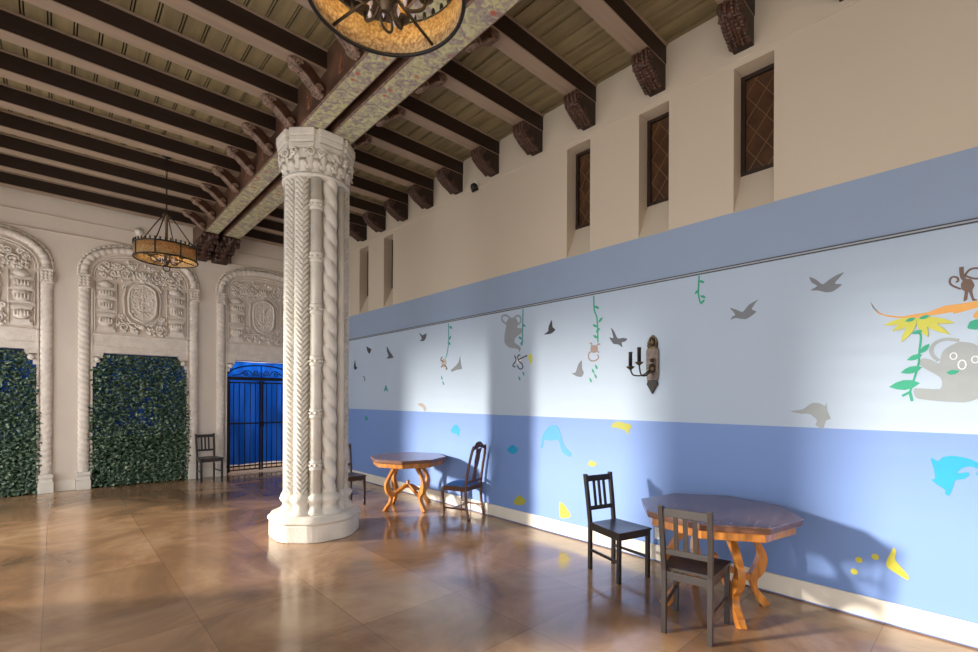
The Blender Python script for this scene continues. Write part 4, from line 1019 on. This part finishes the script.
dolcyan=[(0.3,1.233),(0.266,1.211),(0.242,1.242),(0.194,1.255),(0.136,1.248),(0.096,1.232),(0.063,1.207),(0.041,1.17),(0.06,1.135),(0.085,1.144),(0.074,1.178),(0.113,1.192),(0.148,1.178),(0.171,1.146),(0.159,1.142),(0.122,1.152),(0.116,1.132),(0.142,1.105),(0.182,1.091),(0.194,1.04),(0.211,0.983),(0.232,0.992),(0.229,1.018),(0.272,1.05),(0.3,1.08),(0.281,1.091),(0.288,1.162),(0.3,1.203)]
fishyel=[(0.537,0.452),(0.511,0.527),(0.494,0.565),(0.482,0.534),(0.489,0.476),(0.417,0.382),(0.425,0.351),(0.528,0.408)]
dots=[(0.724,0.327),(0.696,0.423),(0.6,0.47)]
branch=[(0.635,2.369),(0.616,2.308),(0.557,2.257),(0.456,2.23),(0.4,2.237),(0.319,2.243),(0.241,2.274),(0.153,2.279),(0.045,2.292),(-0.046,2.308),(-0.046,2.267),(0.045,2.251),(0.19,2.214),(0.196,2.227),(0.292,2.218),(0.4,2.21),(0.513,2.231),(0.586,2.265),(0.624,2.328)]
brom=[(0.375,2.207)]
bromt=[(0.559,2.179),(0.512,2.129),(0.462,2.043),(0.318,2.067),(0.208,2.075),(0.184,2.152)]
bromg=[(0.411,2.2),(0.339,2.209),(0.375,2.109)]
vineB=[(0.375,2.104),(0.356,2.08),(0.365,1.953),(0.369,1.879),(0.412,1.687)]
vineBl=[(0.335,1.991),(0.389,1.932),(0.406,1.844),(0.443,1.738)]
vineBt=[(0.412,1.687),(0.454,1.66)]
vineBu=[(0.412,1.687),(0.401,1.623)]
koala=[(0.259,1.901),(0.246,1.963),(0.214,1.996),(0.164,2.023),(0.103,2.008),(0.062,1.967),(0.044,1.88),(0.049,1.693),(0.079,1.642),(0.139,1.616),(0.265,1.624),(0.371,1.641),(0.391,1.678),(0.385,1.715),(0.258,1.708),(0.255,1.784),(0.351,1.864),(0.365,1.898),(0.345,1.924),(0.305,1.912),(0.265,1.883)]
koalaear=[(0.265,1.901),(0.294,1.939),(0.302,1.985),(0.279,2.028),(0.227,2.046),(0.165,2.032)]
eyeL=[(0.193,1.929)]
eyeR=[(0.091,1.9)]
nose=[(0.152,1.869)]
kleaf=[(0.227,1.819),(0.201,1.836),(0.164,1.829),(0.182,1.809),(0.208,1.804)]
monbody=[(0.159,2.411),(0.141,2.439),(0.111,2.434),(0.095,2.391),(0.105,2.358),(0.097,2.305),(0.08,2.294),(0.104,2.289),(0.123,2.353),(0.129,2.301),(0.147,2.295),(0.141,2.356),(0.156,2.375)]
monarm=[(0.135,2.424),(0.153,2.462),(0.157,2.524)]
montail=[(0.159,2.376),(0.203,2.41),(0.212,2.442),(0.201,2.464),(0.178,2.458),(0.172,2.434),(0.184,2.426)]
monhead=[(0.141,2.464),(0.117,2.499),(0.081,2.5),(0.051,2.469),(0.057,2.436),(0.093,2.434),(0.123,2.45)]
gleaf=[(0.128,2.11),(0.116,2.152),(0.079,2.165),(0.045,2.136),(0.056,2.103),(0.092,2.098)]
tuft=[(0.102,2.185),(0.086,2.218),(0.057,2.231),(0.068,2.181),(0.086,2.171)]
for pts, m_, lab in ((bird1, 'black_paint', 'tiny black painted bird at the far left end of the mural, lowest of three'),
                     (bird2, 'black_paint', 'small black painted bird at the far left end of the mural, below the rail'),
                     (bird3, 'dark_paint', 'dark painted bird with raised wing, third from the column'),
                     (bird4, 'dark_paint', 'dark painted bird left of the first hanging vine, just under the rail'),
                     (bird5, 'grey_paint', 'grey painted bird right of the first painted monkey and vine'),
                     (bird6, 'black_paint', 'black painted bird between the small koala and the pale-monkey vine'),
                     (bird7, 'dark_paint', 'dark painted bird just left of the wall sconce'),
                     (bird8, 'grey_paint', 'light grey painted bird below the dark bird, left of the pale monkey'),
                     (bird9, 'grey_paint', 'grey painted bird right of the sconce, lower of two'),
                     (bird10, 'grey_paint', 'grey painted bird high right of the sconce, upper of two'),
                     (birdpale, 'pale_brown', 'pale faded painted bird on the edge of the dark blue band'),
                     (birdhook, 'grey_paint', 'tiny hook-shaped grey painted bird near the column')):
    tag(flat(pts).build('painted_bird', m_), lab, WPC, 'painted birds')
for pts, m_, lab in ((dolgrey, 'koala_paint', 'grey painted dolphin above the near table'),
                     (dolcyan, 'cyan_paint', 'bright cyan painted dolphin below the large koala'),
                     (dolC, 'pale_cyan', 'pale cyan painted dolphin left of the near chairs on the blue band'),
                     (dolA, 'cyan_paint', 'small cyan painted dolphin above the blue-seated chair'),
                     (dolB, 'cyan_paint', 'small cyan painted dolphin in the shadow of the column')):
    tag(flat(pts).build('painted_dolphin', m_), lab, WPC, 'painted dolphins')
for pts, m_, lab in ((fishA, 'dark_teal', 'tiny teal painted fish on the pale band near the column'),
                     (fishB, 'dark_teal', 'tiny dark painted fish on the blue band near the column'),
                     (yelA, 'olive_paint', 'olive yellow painted turtle just below the pale band'),
                     (yelB, 'olive_paint', 'yellow painted fish low on the wall in the column shadow'),
                     (yelC, 'yellow_paint', 'yellow painted fish low on the wall left of the lone chair'),
                     (yelD, 'olive_paint', 'faint yellow painted fish behind the lone chair back'),
                     (fishyel, 'yellow_paint', 'yellow painted fish low on the wall right of the near table')):
    tag(flat(pts).build('painted_turtle' if pts is yelA else 'painted_fish', m_), lab, WPC, 'painted sea creatures')
q = MB()
for d_ in dots: disc(d_, 0.022, 0.022, mb=q)
tag(q.build('painted_dots', 'yellow_paint'), 'yellow painted dots left of the yellow fish, near table shadow', WPC)
def vine(stem, leaves, w, L_, m_, lab, extra=()):
    q = MB(); stroke(q, stem, w * 0.75)
    for i, c in enumerate(leaves): lf_(q, c, L_ * 0.75, L_ * 0.3, 0.5 + (i % 2) * 1.9, 0.0004)
    for c in extra: lf_(q, c, L_ * 0.65, L_ * 0.25, 1.1, 0.0002)
    tag(q.build('painted_vine', m_), lab, WPC, 'painted vines')
vine(vine0, vine0l, 0.018, 0.04, 'teal_paint', 'short green painted vine under the rail right of the sconce')
vine(vine1, vine1l, 0.022, 0.06, 'dark_teal', 'green painted vine nearest the column, hanging from the rail', leaf1)
vine(vine2, vine2l, 0.022, 0.05, 'dark_teal', 'green painted vine held by the small koala', leaf2)
vine(vine3, vine3l, 0.022, 0.05, 'teal_paint', 'green painted vine with a pale monkey, left of the sconce', leaf3)
q = MB(); stroke(q, vineB, 0.012); stroke(q, vineBt, 0.016, 0.0006); stroke(q, vineBu, 0.016, 0.0010)
for c, L_, r in zip(vineBl, (0.04, 0.045, 0.06, 0.085), (2.2, -0.4, -0.3, -0.15)): lf_(q, c, L_, L_ * 0.42, r, 0.0004)
tag(q.build('painted_vine', 'teal_paint'), 'green painted vine held by the large koala under the orange branch', WPC, 'painted vines')
# koalas
def koala_small():
    t = thing('painted_koala', 'small blue-grey painted koala climbing a vine under the rail', WPC, (0, 0, 0)); flat(koala2).build('body', 'far_koala', t)
    for e_ in (koala2earL, koala2earR):
        q = MB(); stroke(q, e_, 0.025); q.build('ear', 'far_koala', t)
koala_small()
t = thing('painted_koala', 'large light grey painted koala holding a vine below the orange branch', WPC, (0, 0, 0))
flat(koala).build('body', 'koala_paint', t); q = MB(); stroke(q, koalaear, 0.022, 0.0008); q.build('ear', 'koala_paint', t)
def ring(c, r1, r2, w, m_, nm, par):
    q = MB(); n = 24; stroke(q, [(c[0] + r1 * cos(a * 2 * pi / n), c[1] + r2 * sin(a * 2 * pi / n)) for a in range(n + 1)], w, 0.0026, 0.0012); q.build(nm, m_, par)
ring(eyeL[0], 0.016, 0.022, 0.005, 'white_paint', 'eye', t); ring(eyeR[0], 0.016, 0.022, 0.005, 'white_paint', 'eye', t); ring(nose[0], 0.018, 0.030, 0.006, 'white_paint', 'nose', t)
flat(kleaf, 0.0026).build('leaf', 'teal_paint', t)
# monkeys
t = thing('painted_monkey', 'brown painted monkey standing on the orange branch', WPC, (0, 0, 0))
flat(monbody).build('body', 'brown_paint', t)
q = MB(); stroke(q, monarm, 0.022, 0.0008); q.build('arm', 'brown_paint', t); q = MB(); stroke(q, montail, 0.012, 0.0008); q.build('tail', 'brown_paint', t)
q = MB(); stroke(q, monhead + monhead[:1], 0.012, 0.0012); q.build('head', 'brown_paint', t)
t = thing('painted_monkey', 'pale pinkish painted monkey hanging on the vine left of the sconce', WPC, (0, 0, 0))
disc(mon3[0], 0.05, 0.045).build('body', 'monkey_tan', t)
for n_, s_ in (('arm', mon3a), ('arm', mon3b), ('tail', mon3c), ('leg', mon3d)):
    q = MB(); stroke(q, s_, 0.016, 0.0008); q.build(n_, 'monkey_tan', t)
t = thing('painted_monkey', 'dark-lined painted monkey with a yellow fruit below the small koala', WPC, (0, 0, 0))
disc(mon2[0], 0.04, 0.035).build('body', 'white_paint', t)
for n_, s_ in (('arm', mon2t), ('leg', mon2u), ('tail', mon2s), ('head', mon2v)):
    q = MB(); stroke(q, s_, 0.018, 0.0008); q.build(n_, 'dark_paint', t)
flat(banana).build('fruit', 'lime_paint', t)
t = thing('painted_monkey', 'tiny tan painted monkey at the end of the vine nearest the column', WPC, (0, 0, 0))
disc(mon1[0], 0.06, 0.07).build('body', 'pale_brown', t)
for n_, s_ in (('arm', mon1a), ('leg', mon1b), ('tail', mon1c)):
    q = MB(); stroke(q, s_, 0.022, 0.0008); q.build(n_, 'brown_paint', t)
# branch with yellow flower
t = thing('painted_branch', 'orange painted branch with yellow leaf rosette above the large koala', WPC, (0, 0, 0))
flat(branch).build('bough', 'orange_paint', t); q = MB(); c = Vector(brom[0])
for i_, tip in enumerate(bromt):
    e_ = Vector(tip); d = e_ - c; lf_(q, c + d * 0.5, d.length * 0.5, 0.022, math.atan2(d.y, d.x), 0.0028 + 0.0007 * i_)
q.build('yellow_leaves', 'lime_paint', t)
for g_ in bromg: q = MB(); lf_(q, g_, 0.03, 0.013, -0.3, 0.0072); q.build('green_bud', 'teal_paint', t)
q = MB(); flat(tuft, 0.0028).build('twig', 'orange_paint', t)
flat(gleaf, 0.0002).build('leaf', 'teal_paint', t)
